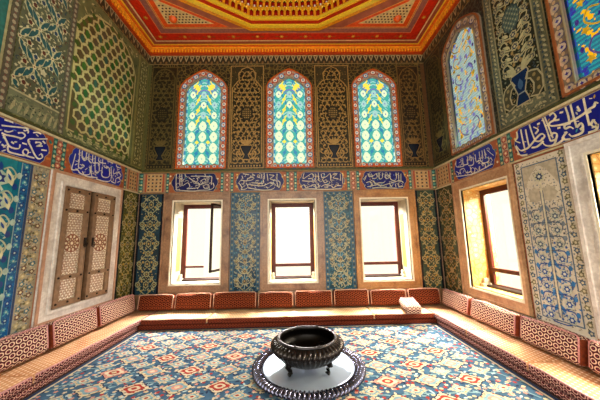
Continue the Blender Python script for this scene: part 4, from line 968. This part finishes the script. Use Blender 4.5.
for side in ('back', 'right'):
    for i, (c0, hw, sh, pk, ihw, ish, ipk) in enumerate(STAINED[side]):
        if side == 'right' and i == 2: continue
        e = new_window(); m = MB(); O = arch(c0, hw, STZ, sh, pk); I_ = arch(c0, ihw, STZ + .10, ish, ipk)
        near = side == 'right'
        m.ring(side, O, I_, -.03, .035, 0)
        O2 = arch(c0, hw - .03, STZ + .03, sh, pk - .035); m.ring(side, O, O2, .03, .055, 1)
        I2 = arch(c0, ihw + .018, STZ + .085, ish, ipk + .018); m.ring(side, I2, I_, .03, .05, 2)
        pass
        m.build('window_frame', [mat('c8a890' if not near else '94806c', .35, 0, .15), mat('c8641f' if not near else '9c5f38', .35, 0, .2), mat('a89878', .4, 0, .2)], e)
        # ornaments in the border: little scalloped arches in blue and red
        c = Cv(side, .037); band_pts = []
        mh, mz0 = (hw + ihw) / 2, STZ + .055; M_ = arch(c0, mh, mz0, (sh + ish) / 2, (pk + ipk) / 2)
        path = [M_[0]]; 
        for p, q in zip(M_[:-1], M_[1:]):
            n = max(1, int(math.dist(p, q) / .03)); path += [(p[0] + (q[0] - p[0]) * k / n, p[1] + (q[1] - p[1]) * k / n) for k in range(1, n + 1)]
        path += [(M_[-1][0] - (2 * mh) * k / 38, mz0) for k in range(1, 38)]
        stp = 6; bw = hw - ihw
        for k in range(0, len(path) - stp + 1, stp):
            p = path[k + stp // 2]; q0, q1 = path[k + 1], path[min(len(path) - 1, k + stp - 1)]
            ang = math.atan2(q1[1] - q0[1], q1[0] - q0[0]); L = math.dist(q0, q1)
            kk = (k // stp) % 2
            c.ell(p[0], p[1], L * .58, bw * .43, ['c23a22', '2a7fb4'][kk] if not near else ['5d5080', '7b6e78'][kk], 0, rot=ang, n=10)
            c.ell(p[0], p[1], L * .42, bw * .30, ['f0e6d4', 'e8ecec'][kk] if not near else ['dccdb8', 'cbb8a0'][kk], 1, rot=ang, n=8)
            c.star(p[0], p[1], bw * .16, 4, ['2f62b0', 'c8341e'][kk] if not near else ['46389c', '5a4a8c'][kk], 2, .5, ang)
            g = path[k]; c.ell(g[0], g[1], .022, .03, 'd8562a' if not near else 'd9b48c', 1, n=6)
            if near:
                nx_, ny_ = -math.sin(ang), math.cos(ang)
                c.stroke([(p[0] - L * .5 * math.cos(ang) + nx_ * bw * .1, p[1] - L * .5 * math.sin(ang) + ny_ * bw * .1), (p[0] + nx_ * bw * .33, p[1] + ny_ * bw * .33), (p[0] + L * .5 * math.cos(ang) + nx_ * bw * .1, p[1] + L * .5 * math.sin(ang) + ny_ * bw * .1)], .03, 'e0c2a2', 2, smooth=4)
        c.build('window_border', e)
        me, ms = glass_mesh(side, c0, ihw, STZ + .1, ish, ipk, PB if side == 'back' else (PR if i == 0 else PR2), i)
        link('pane', me, ms, e)
        if near:        # raised gilt plaster stems
            c = Cv(side, .009); rnd = random.Random(20 + i); gm = mat('f4c83c', .4)
            for sg in (1, -1):
                for k in range(6):
                    z = STZ + .25 + k * .36
                    c.stroke([(c0 + sg * .05, z), (c0 + sg * .18, z + .05), (c0 + sg * .26, z + .16), (c0 + sg * .2, z + .27), (c0 + sg * .1, z + .22)], .020, gm if k % 3 else '7a68b8', 1, smooth=4)
                    c.star(c0 + sg * .26, z + .04, .06, 5, gm, 1.5, .5, k); c.star(c0 + sg * .1, z + .12, .045, 5, 'd8d0e8' if i == 0 else '3a34b0', 1.5, .5, k)
                    c.ell(c0 + sg * .33, z + .2, .024, .04, '5a48b0', 1.2, n=6)
            c.build('window_tracery', e)

# ------------------------------------------------------------------ cupboard niche with lattice shutters (left wall)
for u0, u1, a, b in LOWER['left']:
    e = new_window(); m = MB()
    m.ring('left', rectp(u0, u1, ZO0, ZO1), rectp(a, b, ZI0, ZI1), -.02, .036, 0)
    m.ring('left', rectp(u0, u1, ZO0, ZO1), rectp(u0 + .04, u1 - .04, ZO0 + .04, ZO1 - .04), .03, .052, 1)
    m.ring('left', rectp(a - .05, b + .05, ZI0 - .05, ZI1 + .05), rectp(a, b, ZI0, ZI1), .03, .06, 0)
    m.build('window_frame', [M_marble_lit, mat('c79c80', .35, 0, .2)], e)
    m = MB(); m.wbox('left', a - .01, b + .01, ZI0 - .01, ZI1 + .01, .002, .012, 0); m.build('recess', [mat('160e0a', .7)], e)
SHW = mat('97785c', .45, 0, .3, 14); SHC = mat('f0e2c8', .5, 0, .2, 20); SHB = mat('9c6448', .5, 0, .3)
def shutter(a, b, label, hand):
    e = empty('lattice_shutter', (.03, (a + b) / 2, ZI0)); z0, z1 = ZI0 + .012, ZI1 - .012
    tag(e, label, 'shutter', 'pair of lattice shutters on the left wall')
    m = MB(); m.ring('left', rectp(a, b, z0, z1), rectp(a + .085, b - .085, z0 + .085, z1 - .085), .014, .074, 0)
    for z in (1.15, 2.20): m.wbox('left', a + .08, b - .08, z, z + .07, .02, .070, 0)
    m.ring('left', rectp(a + .0, b - .0, z0, z1), rectp(a + .015, b - .015, z0 + .015, z1 - .015), .07, .080, 0)
    m.build('shutter_frame', [SHW], e)
    for lo, hi in ((z0 + .085, 1.15), (1.22, 2.20), (2.27, z1 - .085)):
        c = Cv('left', .040); x0, x1 = a + .085, b - .085; c.rect(x0, x1, lo, hi, SHC, 0)
        m_ = (x0 + x1) / 2; cell = (x1 - x0) / 5
        ros = [(m_, (lo + hi) / 2)] if hi - lo < .5 else [(m_, lo + (hi - lo) * .5)]
        R_ = min((x1 - x0) * .47, .19 if hi - lo > .5 else .0)
        j = 0; v = lo + cell * .4
        while v < hi - cell * .2:
            for i in range(7):
                u = x0 + (i + (.5 if j % 2 else 0)) * cell
                if u > x1 - .012 or u < x0 + .012: continue
                if any(math.dist((u, v), q) < R_ for q in ros): continue
                c.star(u, v, cell * .50, 6, SHB, .6, .7); c.star(u, v, cell * .33, 6, 'f8efdc', 1, .62)
            v += cell * .62; j += 1
        for q in (ros if R_ > .02 else []):
            c.ell(q[0], q[1], R_, R_, SHB, 1.2, n=16)
            for k in range(10):
                t = 2 * PI * k / 10
                c.ell(q[0] + R_ * .72 * math.cos(t), q[1] + R_ * .72 * math.sin(t), R_ * .17, R_ * .13, 'f4e6c8', 1.6, rot=t, n=6)
                c.ell(q[0] + R_ * .42 * math.cos(t + .3), q[1] + R_ * .42 * math.sin(t + .3), R_ * .11, R_ * .07, 'e8d4ac', 1.6, rot=t + .3, n=5)
            c.star(q[0], q[1], R_ * .22, 8, 'f4e6c8', 1.8, .6)
        c.build('lattice_panel', e)
    for z in (1.185, 2.235, .80, 2.56):
        for u in (a + .04, (a + b) / 2, b - .04):
            m = MB(); p = WALLS['left'](u, z, .078); m.lathe([(0, .012), (.012, .010), (.018, 0), (.018, -.006)], (0, 0, 0), 10)
            m.V = [(p[0] + z_, p[1] + x_, p[2] + y_) for x_, y_, z_ in m.V]; m.build('stud', [mat('2a1a12', .35, .6)], e)
    hu = b - .035 if hand > 0 else a + .035
    m = MB(); m.wbox('left', hu - .02, hu + .02, 1.66, 1.80, .076, .09); m.tube([(.10 + .008 * math.sin(t), hu + .03 * math.cos(t), 1.68 + .04 * math.sin(t)) for t in [2 * PI * i / 14 for i in range(14)]], .007, 6, 0, True)
    m.build('handle', [mat('20140e', .35, .7)], e)
shutter(4.012, 4.50, 'left leaf of the lattice inlaid wooden shutters in the lit marble surround', 1)
shutter(4.595, 5.118, 'right leaf of the lattice inlaid wooden shutters in the lit marble surround', -1)

# ------------------------------------------------------------------ divan: lower pads, seat mattresses, back cushions
RC_side = ring_cloth('cloth_mauve_rings', '5c1628', 'e6c8b0', '8c4054', .078, .066)
RC_back = ring_cloth('cloth_rust_rings', '3c0c0c', '96502c', '5a1a10', .080, .068)
RC_front = ring_cloth('cloth_maroon_rings', '521420', 'd9a79a', '8a3040', .066, .052)
RC_frontb = ring_cloth('cloth_rust_front', '4a120f', '9c5034', '7a2a1c', .062, .05)
SEAT = seat_cloth('cloth_tan_weave', 'dcae84', 'c48c62', 'f8e4c8')
SEAT_LIT = seat_cloth('cloth_tan_weave_lit', 'ecd0a6', 'd6ac7c', 'faedd2'); PIPE = mat('d9a0a0', .9, 0, .3, 40); PIPEB = mat('dcb49c', .9, 0, .3, 40); GUSS = mat('8e4424', .9, 0, .4, 30)  # back seat cloth is the tan weave lightened, window light painted in
def soft_box(name, cx, dims, r, mats_, T, parent=None, seg=.09, bulge=0.0, topmat=None, endmat=None, seed=0, sag=.008):
    """rounded, slightly uneven padded block; T maps local metres to the world"""
    rnd = random.Random(seed); ph = [rnd.uniform(0, 6.28) for _ in range(6)]
    b = bmesh.new(); h = [d / 2 for d in dims]; n = [max(4, int(d / seg)) for d in dims]; uvl = b.loops.layers.uv.new('UVMap')
    def ax(k):
        hh, rr = h[k], min(r, h[k] * .98); inner = np.linspace(-(hh - rr), hh - rr, n[k]); e = [-hh, -hh + rr * .12, -hh + rr * .45]
        return e + list(inner) + [-x for x in e[::-1]]
    A = [ax(k) for k in range(3)]; cache = {}
    def vert(p):
        k = tuple(round(x, 5) for x in p)
        if k in cache: return cache[k]
        q = [max(-(h[i] - min(r, h[i] * .98)), min(h[i] - min(r, h[i] * .98), p[i])) for i in range(3)]
        d = Vector([p[i] - q[i] for i in range(3)]); 
        if d.length > 0: d = d.normalized() * min(r, min(h) * .98)
        P = Vector(q) + d
        fx, fy, fz = 1 - (p[0] / h[0]) ** 4, 1 - (p[1] / h[1]) ** 2, 1 - (p[2] / h[2]) ** 2
        P.y *= 1 + bulge * fx * fz; P.z += bulge * .5 * fx * fy * (1 if p[2] > 0 else 0) * h[2]
        w = sag * (math.sin(P.x * 7 + ph[0]) + .6 * math.sin(P.x * 17 + ph[1]) * math.cos(P.y * 6 + ph[2]))
        if p[2] > 0: P.z += w
        P.y += .5 * sag * math.sin(P.x * 11 + ph[3])
        v = b.verts.new(T(P.x, P.y, P.z)); cache[k] = v; return v
    for k in range(3):
        i, j = [(1, 2), (0, 2), (0, 1)][k]
        for sgn in (-1, 1):
            for a0, a1 in zip(A[i][:-1], A[i][1:]):
                for b0, b1 in zip(A[j][:-1], A[j][1:]):
                    P = []
                    for x, y in ((a0, b0), (a1, b0), (a1, b1), (a0, b1)):
                        p = [0, 0, 0]; p[i] = x; p[j] = y; p[k] = sgn * h[k]; P.append(p)
                    try: f = b.faces.new([vert(p) for p in P])
                    except ValueError: continue
                    for l, p in zip(f.loops, P):
                        l[uvl].uv = ((p[0] + cx, p[2]) if k == 1 else ((p[0] + cx, p[1]) if k == 2 else (p[1], p[2])))
                    f.material_index = (topmat if (k == 2 and sgn > 0 and topmat is not None) else (endmat if (k == 0 and endmat is not None) else 0)); f.smooth = True
    bmesh.ops.recalc_face_normals(b, faces=b.faces)
    me = bpy.data.meshes.new(name); b.to_mesh(me); b.free(); me.update()
    return link(name, me, mats_, parent)
def wallT(side, uc, hc, zc, tilt=0.0):
    """local x along the wall, y toward the room, z up (tilt leans the top to the wall)"""
    w = WALLS[side]; ct, st_ = math.cos(tilt), math.sin(tilt)
    return lambda x, y, z: w(uc + x, zc + z * ct + y * st_, hc + y * ct - z * st_)
SZ = .205
def piping(o, side, pts, m, T, r=.009):
    t = MB(); t.tube([T(*p) for p in pts], r, 6, 0); return t.build('piping', [m], o, True)
def cushion(side, u0, u1, label, m, group, hgt=.31, thk=.20, seed=0, pm=PIPE, hc=.155, tilt=.16, lift=0, z0=SZ):
    L = u1 - u0 - .025; T = wallT(side, (u0 + u1) / 2, hc, z0 + hgt / 2 + .024 + lift, tilt)
    o = soft_box('back_cushion', seed * .37, (L, thk, hgt), .055, [m, GUSS], T, bulge=.16, endmat=1, seed=seed, sag=.010)
    tag(o, label, 'cushion', group)
    a, b_, c_ = L / 2 - .02, thk / 2 - .012, hgt / 2 + .004
    for y in (b_, ): piping(o, side, [(-a, y, -c_ + .05), (-a, y, c_ - .02), (-a + .03, y, c_), (-a / 3, y, c_ + .006), (a / 3, y, c_ + .006), (a - .03, y, c_), (a, y, c_ - .02), (a, y, -c_ + .05)], pm, T)
    return o
GB = 'rust cushions leaning on the back wall'; GL = 'mauve cushions leaning on the left wall'; GR = 'mauve cushions leaning on the right wall'
xs = [.27, 1.06, 1.87, 2.84, 3.64, 4.49, 5.29, 6.12, 6.86]
lb = ['first rust cushion from the left corner, below the left edge of the open casement window', 'rust cushion directly below the open casement window', 'rust cushion below the blue tile panel between the left and middle windows',
      'rust cushion below the left half of the middle back window', 'rust cushion below the right half of the middle back window', 'rust cushion below the blue tile panel between the middle and right windows',
      'rust cushion below the left part of the rightmost back window, left of the loose cushion', 'last rust cushion before the right corner, behind the loose cushion']
for i in range(8): cushion('back', xs[i], xs[i + 1], lb[i], RC_back, GB, seed=i + 1, pm=PIPEB, hgt=.315 + .01 * (i % 3))
for i, (a, b_, t) in enumerate(((4.74, 5.74, 'mauve cushion with cream rings on the left wall nearest the back corner'), (3.87, 4.71, 'mauve cushion with cream rings below the lattice shutters'), (2.90, 3.84, 'large mauve cushion with cream rings at the left edge of the photo'))):
    cushion('left', a, b_, t, RC_side, GL, seed=20 + i, hgt=.355)
for i, (a, b_, t) in enumerate(((4.88, 5.74, 'mauve cushion on the right wall nearest the back corner'), (3.85, 4.84, 'mauve cushion below the sunlit right hand window'), (3.0, 3.81, 'mauve cushion with dark cream ringed cloth below the pale floral panel'), (2.1, 2.96, 'mauve cushion cut by the right edge of the photo'))):
    cushion('right', a, b_, t, RC_side, GR, seed=30 + i, hgt=.325)
# loose cushion lying across the back seat
_c, _s = math.cos(-.16), math.sin(-.16); _ct, _st = math.cos(.12), math.sin(.12)
def TL(x, y, z):       # x = long axis pointing into the corner
    X, Z = x * _ct - z * _st, x * _st + z * _ct
    return (6.00 + y * _c - X * _s * -1 * -1, 5.38 + X * _c + y * _s * -1 * 0, SZ + .125 + Z)
lo = soft_box('loose_cushion', 0, (.56, .32, .14), .045, [RC_side, RC_side], TL, bulge=.08, seed=50); tag(lo, 'pink patterned bolster cushion lying loose across the back seat near the right corner', 'cushion')
t = MB(); t.tube([TL(*p) for p in ((-.25, .13, .07), (.25, .13, .07), (.25, -.13, .07), (-.25, -.13, .07))], .008, 6, 0, True); t.build('piping', [PIPE], lo, True)

def pad(side, u0, u1, d0, d1, z0, z1, label, m, group, seed, top, name='seat_mattress', pm=PIPE):
    T = wallT(side, (u0 + u1) / 2, (d0 + d1) / 2, (z0 + z1) / 2)
    o = soft_box(name, seed * .31, (u1 - u0, d1 - d0, z1 - z0), .028, [m, SEAT_LIT if side == 'back' else SEAT], T, seg=.12, bulge=.0, topmat=1 if top else None, endmat=1 if top else None, seed=seed, sag=.005 if top else .002)
    tag(o, label, 'mattress', group)
    if top:
        L, y, z = (u1 - u0) / 2 - .02, (d1 - d0) / 2 - .012, (z1 - z0) / 2 - .008
        n = max(4, int(L * 8)); piping(o, side, [(-L + 2 * L * i / n, y + .004 * math.sin(i * 1.7), z + .005 * math.sin(i * 2.3 + seed)) for i in range(n + 1)], pm, T, .010)
    return o
GS = 'seat mattresses of the divan'; GP = 'lower pads under the seat mattresses'
SDB, SDL, SDR = .73, .66, .70
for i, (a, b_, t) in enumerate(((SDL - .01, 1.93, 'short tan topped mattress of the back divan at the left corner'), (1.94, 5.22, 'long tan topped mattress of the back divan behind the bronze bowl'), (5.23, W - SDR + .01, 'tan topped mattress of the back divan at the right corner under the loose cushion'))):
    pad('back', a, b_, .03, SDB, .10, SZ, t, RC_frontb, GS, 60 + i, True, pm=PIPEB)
for i, (a, b_, t) in enumerate(((3.27, D - .03, 'tan topped mattress along the left wall reaching the back corner'), (YF + .1, 3.26, 'tan topped mattress at the bottom left of the photo'))):
    pad('left', a, b_, .03, SDL - .02, .10, SZ, t, RC_front, GS, 64 + i, True)
for i, (a, b_, t) in enumerate(((4.35, D - .03, 'tan topped mattress along the right wall reaching the back corner'), (3.25, 4.34, 'middle tan topped mattress of the right wall divan'), (YF + .1, 3.24, 'tan topped mattress at the bottom right of the photo'))):
    pad('right', a, b_, .03, SDR - .02, .10, SZ, t, RC_front, GS, 67 + i, True)
pad('back', .03, W - .03, .03, SDB - .03, .0, .086, 'thin dark pad under the mattresses of the back divan', RC_frontb, GP, 71, False, 'divan_pad')
pad('left', YF + .1, D - SDB - .0, .03, SDL - .04, .0, .086, 'thin maroon pad under the mattresses of the left divan', RC_front, GP, 72, False, 'divan_pad')
pad('right', YF + .1, D - SDB - .0, .03, SDR - .04, .0, .086, 'thin maroon pad under the mattresses of the right divan', RC_front, GP, 73, False, 'divan_pad')

# ------------------------------------------------------------------ carpet
def carpet():
    x0, x1, y0, y1 = SDL + .0, W - SDR - .0, YF + .1, D - SDB
    c = Cv('floor', .006); pile = lambda h, v=.25: mat(h, .95, 0, v, 30, .1)
    c.rect(x0, x1, y0, y1, mat('456680', .95, 0, .4, 5, .1), 0)
    rnd = random.Random(11)
    TEAL, CREAM, REDc, NAVY, SKY, PINK, SAND = [pile(h) for h in ('7c9aa2', 'c8bba0', 'a03c34', '2c3a56', 'a4bcc2', 'c4907f', 'c4b694')]
    def med(u, v, k, s=1.0):
        a, b = .27 * s, .20 * s
        def lob(f, g=.16): return [(u + a * f * math.cos(t) * (1 + g * math.cos(4 * t) + .06 * math.cos(16 * t)), v + b * f * math.sin(t) * (1 + g * math.cos(4 * t))) for t in [2 * PI * i / 32 for i in range(32)]]
        cols = {0: (NAVY, CREAM, REDc, CREAM, REDc), 1: (NAVY, PINK, CREAM, REDc, SAND), 2: (TEAL, SAND, TEAL, CREAM, REDc), 3: (NAVY, SAND, TEAL, PINK, CREAM)}[k]
        for i, (f, col) in enumerate(zip((1.12, 1.0, .72, .45, .22), cols)): c.poly(lob(f, .16 if i < 3 else .05), col, 3 + i * .5)
        for i in range(8):
            t = 2 * PI * i / 8 + .39; c.ell(u + a * .84 * math.cos(t), v + b * .84 * math.sin(t), .022 * s, .018 * s, [REDc, NAVY, CREAM][(k + i) % 2 if k else 0 + 1 * (i % 2)], 6, n=6)
        for i in range(4):
            t = PI / 2 * i; c.leaf(u + a * 1.1 * math.cos(t), v + b * 1.1 * math.sin(t), .10 * s, .05 * s, t, CREAM, 3)
    CX, CY = .5, .385
    for j in range(-12, 8):
        for i in range(-2, 13):
            u = 1.27 + i * CX; v = 3.69 + j * CY
            for sx, sy in ((1, 1), (-1, 1)):
                pts = [(u, v), (u + sx * CX * .14, v + sy * CY * .3), (u + sx * CX * .36, v + sy * CY * .35), (u + sx * CX / 2, v + sy * CY / 2)]
                if all(x0 + .03 < q[0] < x1 - .03 and y0 < q[1] < y1 - .03 for q in pts): c.stroke(pts, .020, TEAL, 2.5, smooth=3)
            if x0 + .22 < u < x1 - .2 and y0 + .15 < v < y1 - .16: med(u, v, 0 if (i + j) % 2 == 0 and (i * 3 + j) % 5 else 1 if (i + j) % 2 == 0 else 3, .55)
            u += CX / 2; v += CY / 2
            if x0 + .15 < u < x1 - .15 and y0 + .15 < v < y1 - .12: med(u, v, 2, .36)
    # scattered buds and leaves
    y = y0 + .05
    while y < y1 - .05:
        x = x0 + .06
        while x < x1 - .05:
            u, v = x + rnd.uniform(-.035, .035), y + rnd.uniform(-.03, .03); k = rnd.randrange(7)
            if k < 3: c.star(u, v, .028, 5, [REDc, CREAM, PINK][k], 2, .6, rnd.random())
            elif k < 6: c.leaf(u, v, .065, .028, rnd.uniform(0, 6.28), [TEAL, NAVY, SKY][k - 3], 1.6)
            else: c.ell(u, v, .025, .02, SAND, 2, n=6)
            x += .07
        y += .062
    # border
    for t0, t1, col in ((.0, .05, NAVY), (.05, .075, CREAM)):
        c.rect(x0 + t0, x0 + t1, y0, y1, col, 6.4); c.rect(x1 - t1, x1 - t0, y0, y1, col, 6.4); c.rect(x0, x1, y1 - t1, y1 - t0, col, 6.5)
    return tag(c.build('carpet'), 'blue carpet with red and cream medallions covering the floor between the divans', 'carpet')
carpet()

# ------------------------------------------------------------------ bronze basin on its tray
TC = (3.84, 3.68)
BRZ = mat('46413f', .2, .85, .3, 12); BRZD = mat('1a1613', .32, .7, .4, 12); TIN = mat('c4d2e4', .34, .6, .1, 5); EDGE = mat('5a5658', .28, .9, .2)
e = empty('brazier_tray', (TC[0], TC[1], .018)); tag(e, 'round metal tray with a fluted dark rim lying on the carpet under the bowl', 'tray')
m = MB(); m.lathe([(0, .006), (.30, .006), (.50, .012), (.585, .03), (.60, .032), (.60, .018), (.5, .0), (0, -.002)], (TC[0], TC[1], .0215), 72); m.build('tray_plate', [TIN], e, True)
nf = 84
def flute(i, t, r, z):
    w = abs(math.sin(nf * t / 2)); k = [0, .4, 1, 1, 1, .8, .3, 0][min(7, i)]
    return (r + .012 * k * w, z + .034 * k * (w - .6))
m = MB(); m.lathe([(.60, .026), (.615, .040), (.64, .054), (.675, .058), (.71, .050), (.738, .032), (.745, .010), (.70, .0), (.605, .012), (.60, .026)], (TC[0], TC[1], .022), nf * 8, 0, flute)
m.build('tray_rim', [mat('77778a', .2, .9, .3, 12)], e, True)
e = empty('brazier_bowl', (TC[0], TC[1] - .01, .03)); tag(e, 'large dark bronze fluted bowl on short legs standing on the tray', 'bowl'); c0 = (TC[0] - .01, TC[1] - .01, .0)
nb = 46
def fl2(i, t, r, z):
    k = [0, .1, .25, .4, .7, 1.2, 1.6, 1.2, .3][min(8, i)] if i < 9 else 0
    w = abs(math.sin(nb * t / 2)); return (r + .022 * k * (w - .4), z)
m = MB(); m.lathe([(0, .095), (.17, .10), (.28, .125), (.37, .175), (.445, .245), (.480, .312), (.470, .345), (.43, .375), (.395, .392), (.385, .405)], c0, nb * 8, 0, fl2)
m.build('bowl_body', [BRZ], e, True)
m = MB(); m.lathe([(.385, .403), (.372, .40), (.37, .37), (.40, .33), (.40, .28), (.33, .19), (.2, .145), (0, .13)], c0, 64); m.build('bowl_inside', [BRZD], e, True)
m = MB(); m.lathe([(.368, .398), (.366, .412), (.376, .42), (.392, .42), (.402, .41), (.398, .398)], c0, 96, 0, lambda i, t, r, z: (r * (1 + .006 * math.cos(36 * t)), z)); m.build('bowl_rim', [EDGE], e, True)
for k in range(4):
    t = -PI / 2 + PI / 4 + k * PI / 2 + .03; d = Vector((math.cos(t), math.sin(t), 0)); C0 = Vector(c0)
    m = MB(); p = [C0 + d * r + Vector((0, 0, z)) for r, z in ((.27, .20), (.345, .185), (.365, .15), (.335, .10), (.315, .06), (.335, .060), (.355, .059))]
    m.tube(catmull3(p, 4) if False else p, [.06, .055, .042, .028, .022, .024, .026], 10); m.build('leg', [BRZD], e, True)
for k in range(2):
    t = .35 + k * PI; d = Vector((math.cos(t), math.sin(t), 0)); C0 = Vector(c0)
for k in range(8):
    t = 2 * PI * k / 8 + .35; p = (c0[0] + .384 * math.cos(t), c0[1] + .384 * math.sin(t), .424)
    m = MB(); m.lathe([(0, .016), (.009, .012), (.013, 0), (.009, -.008)], p, 8); m.build('rim_knob', [EDGE], e, True)
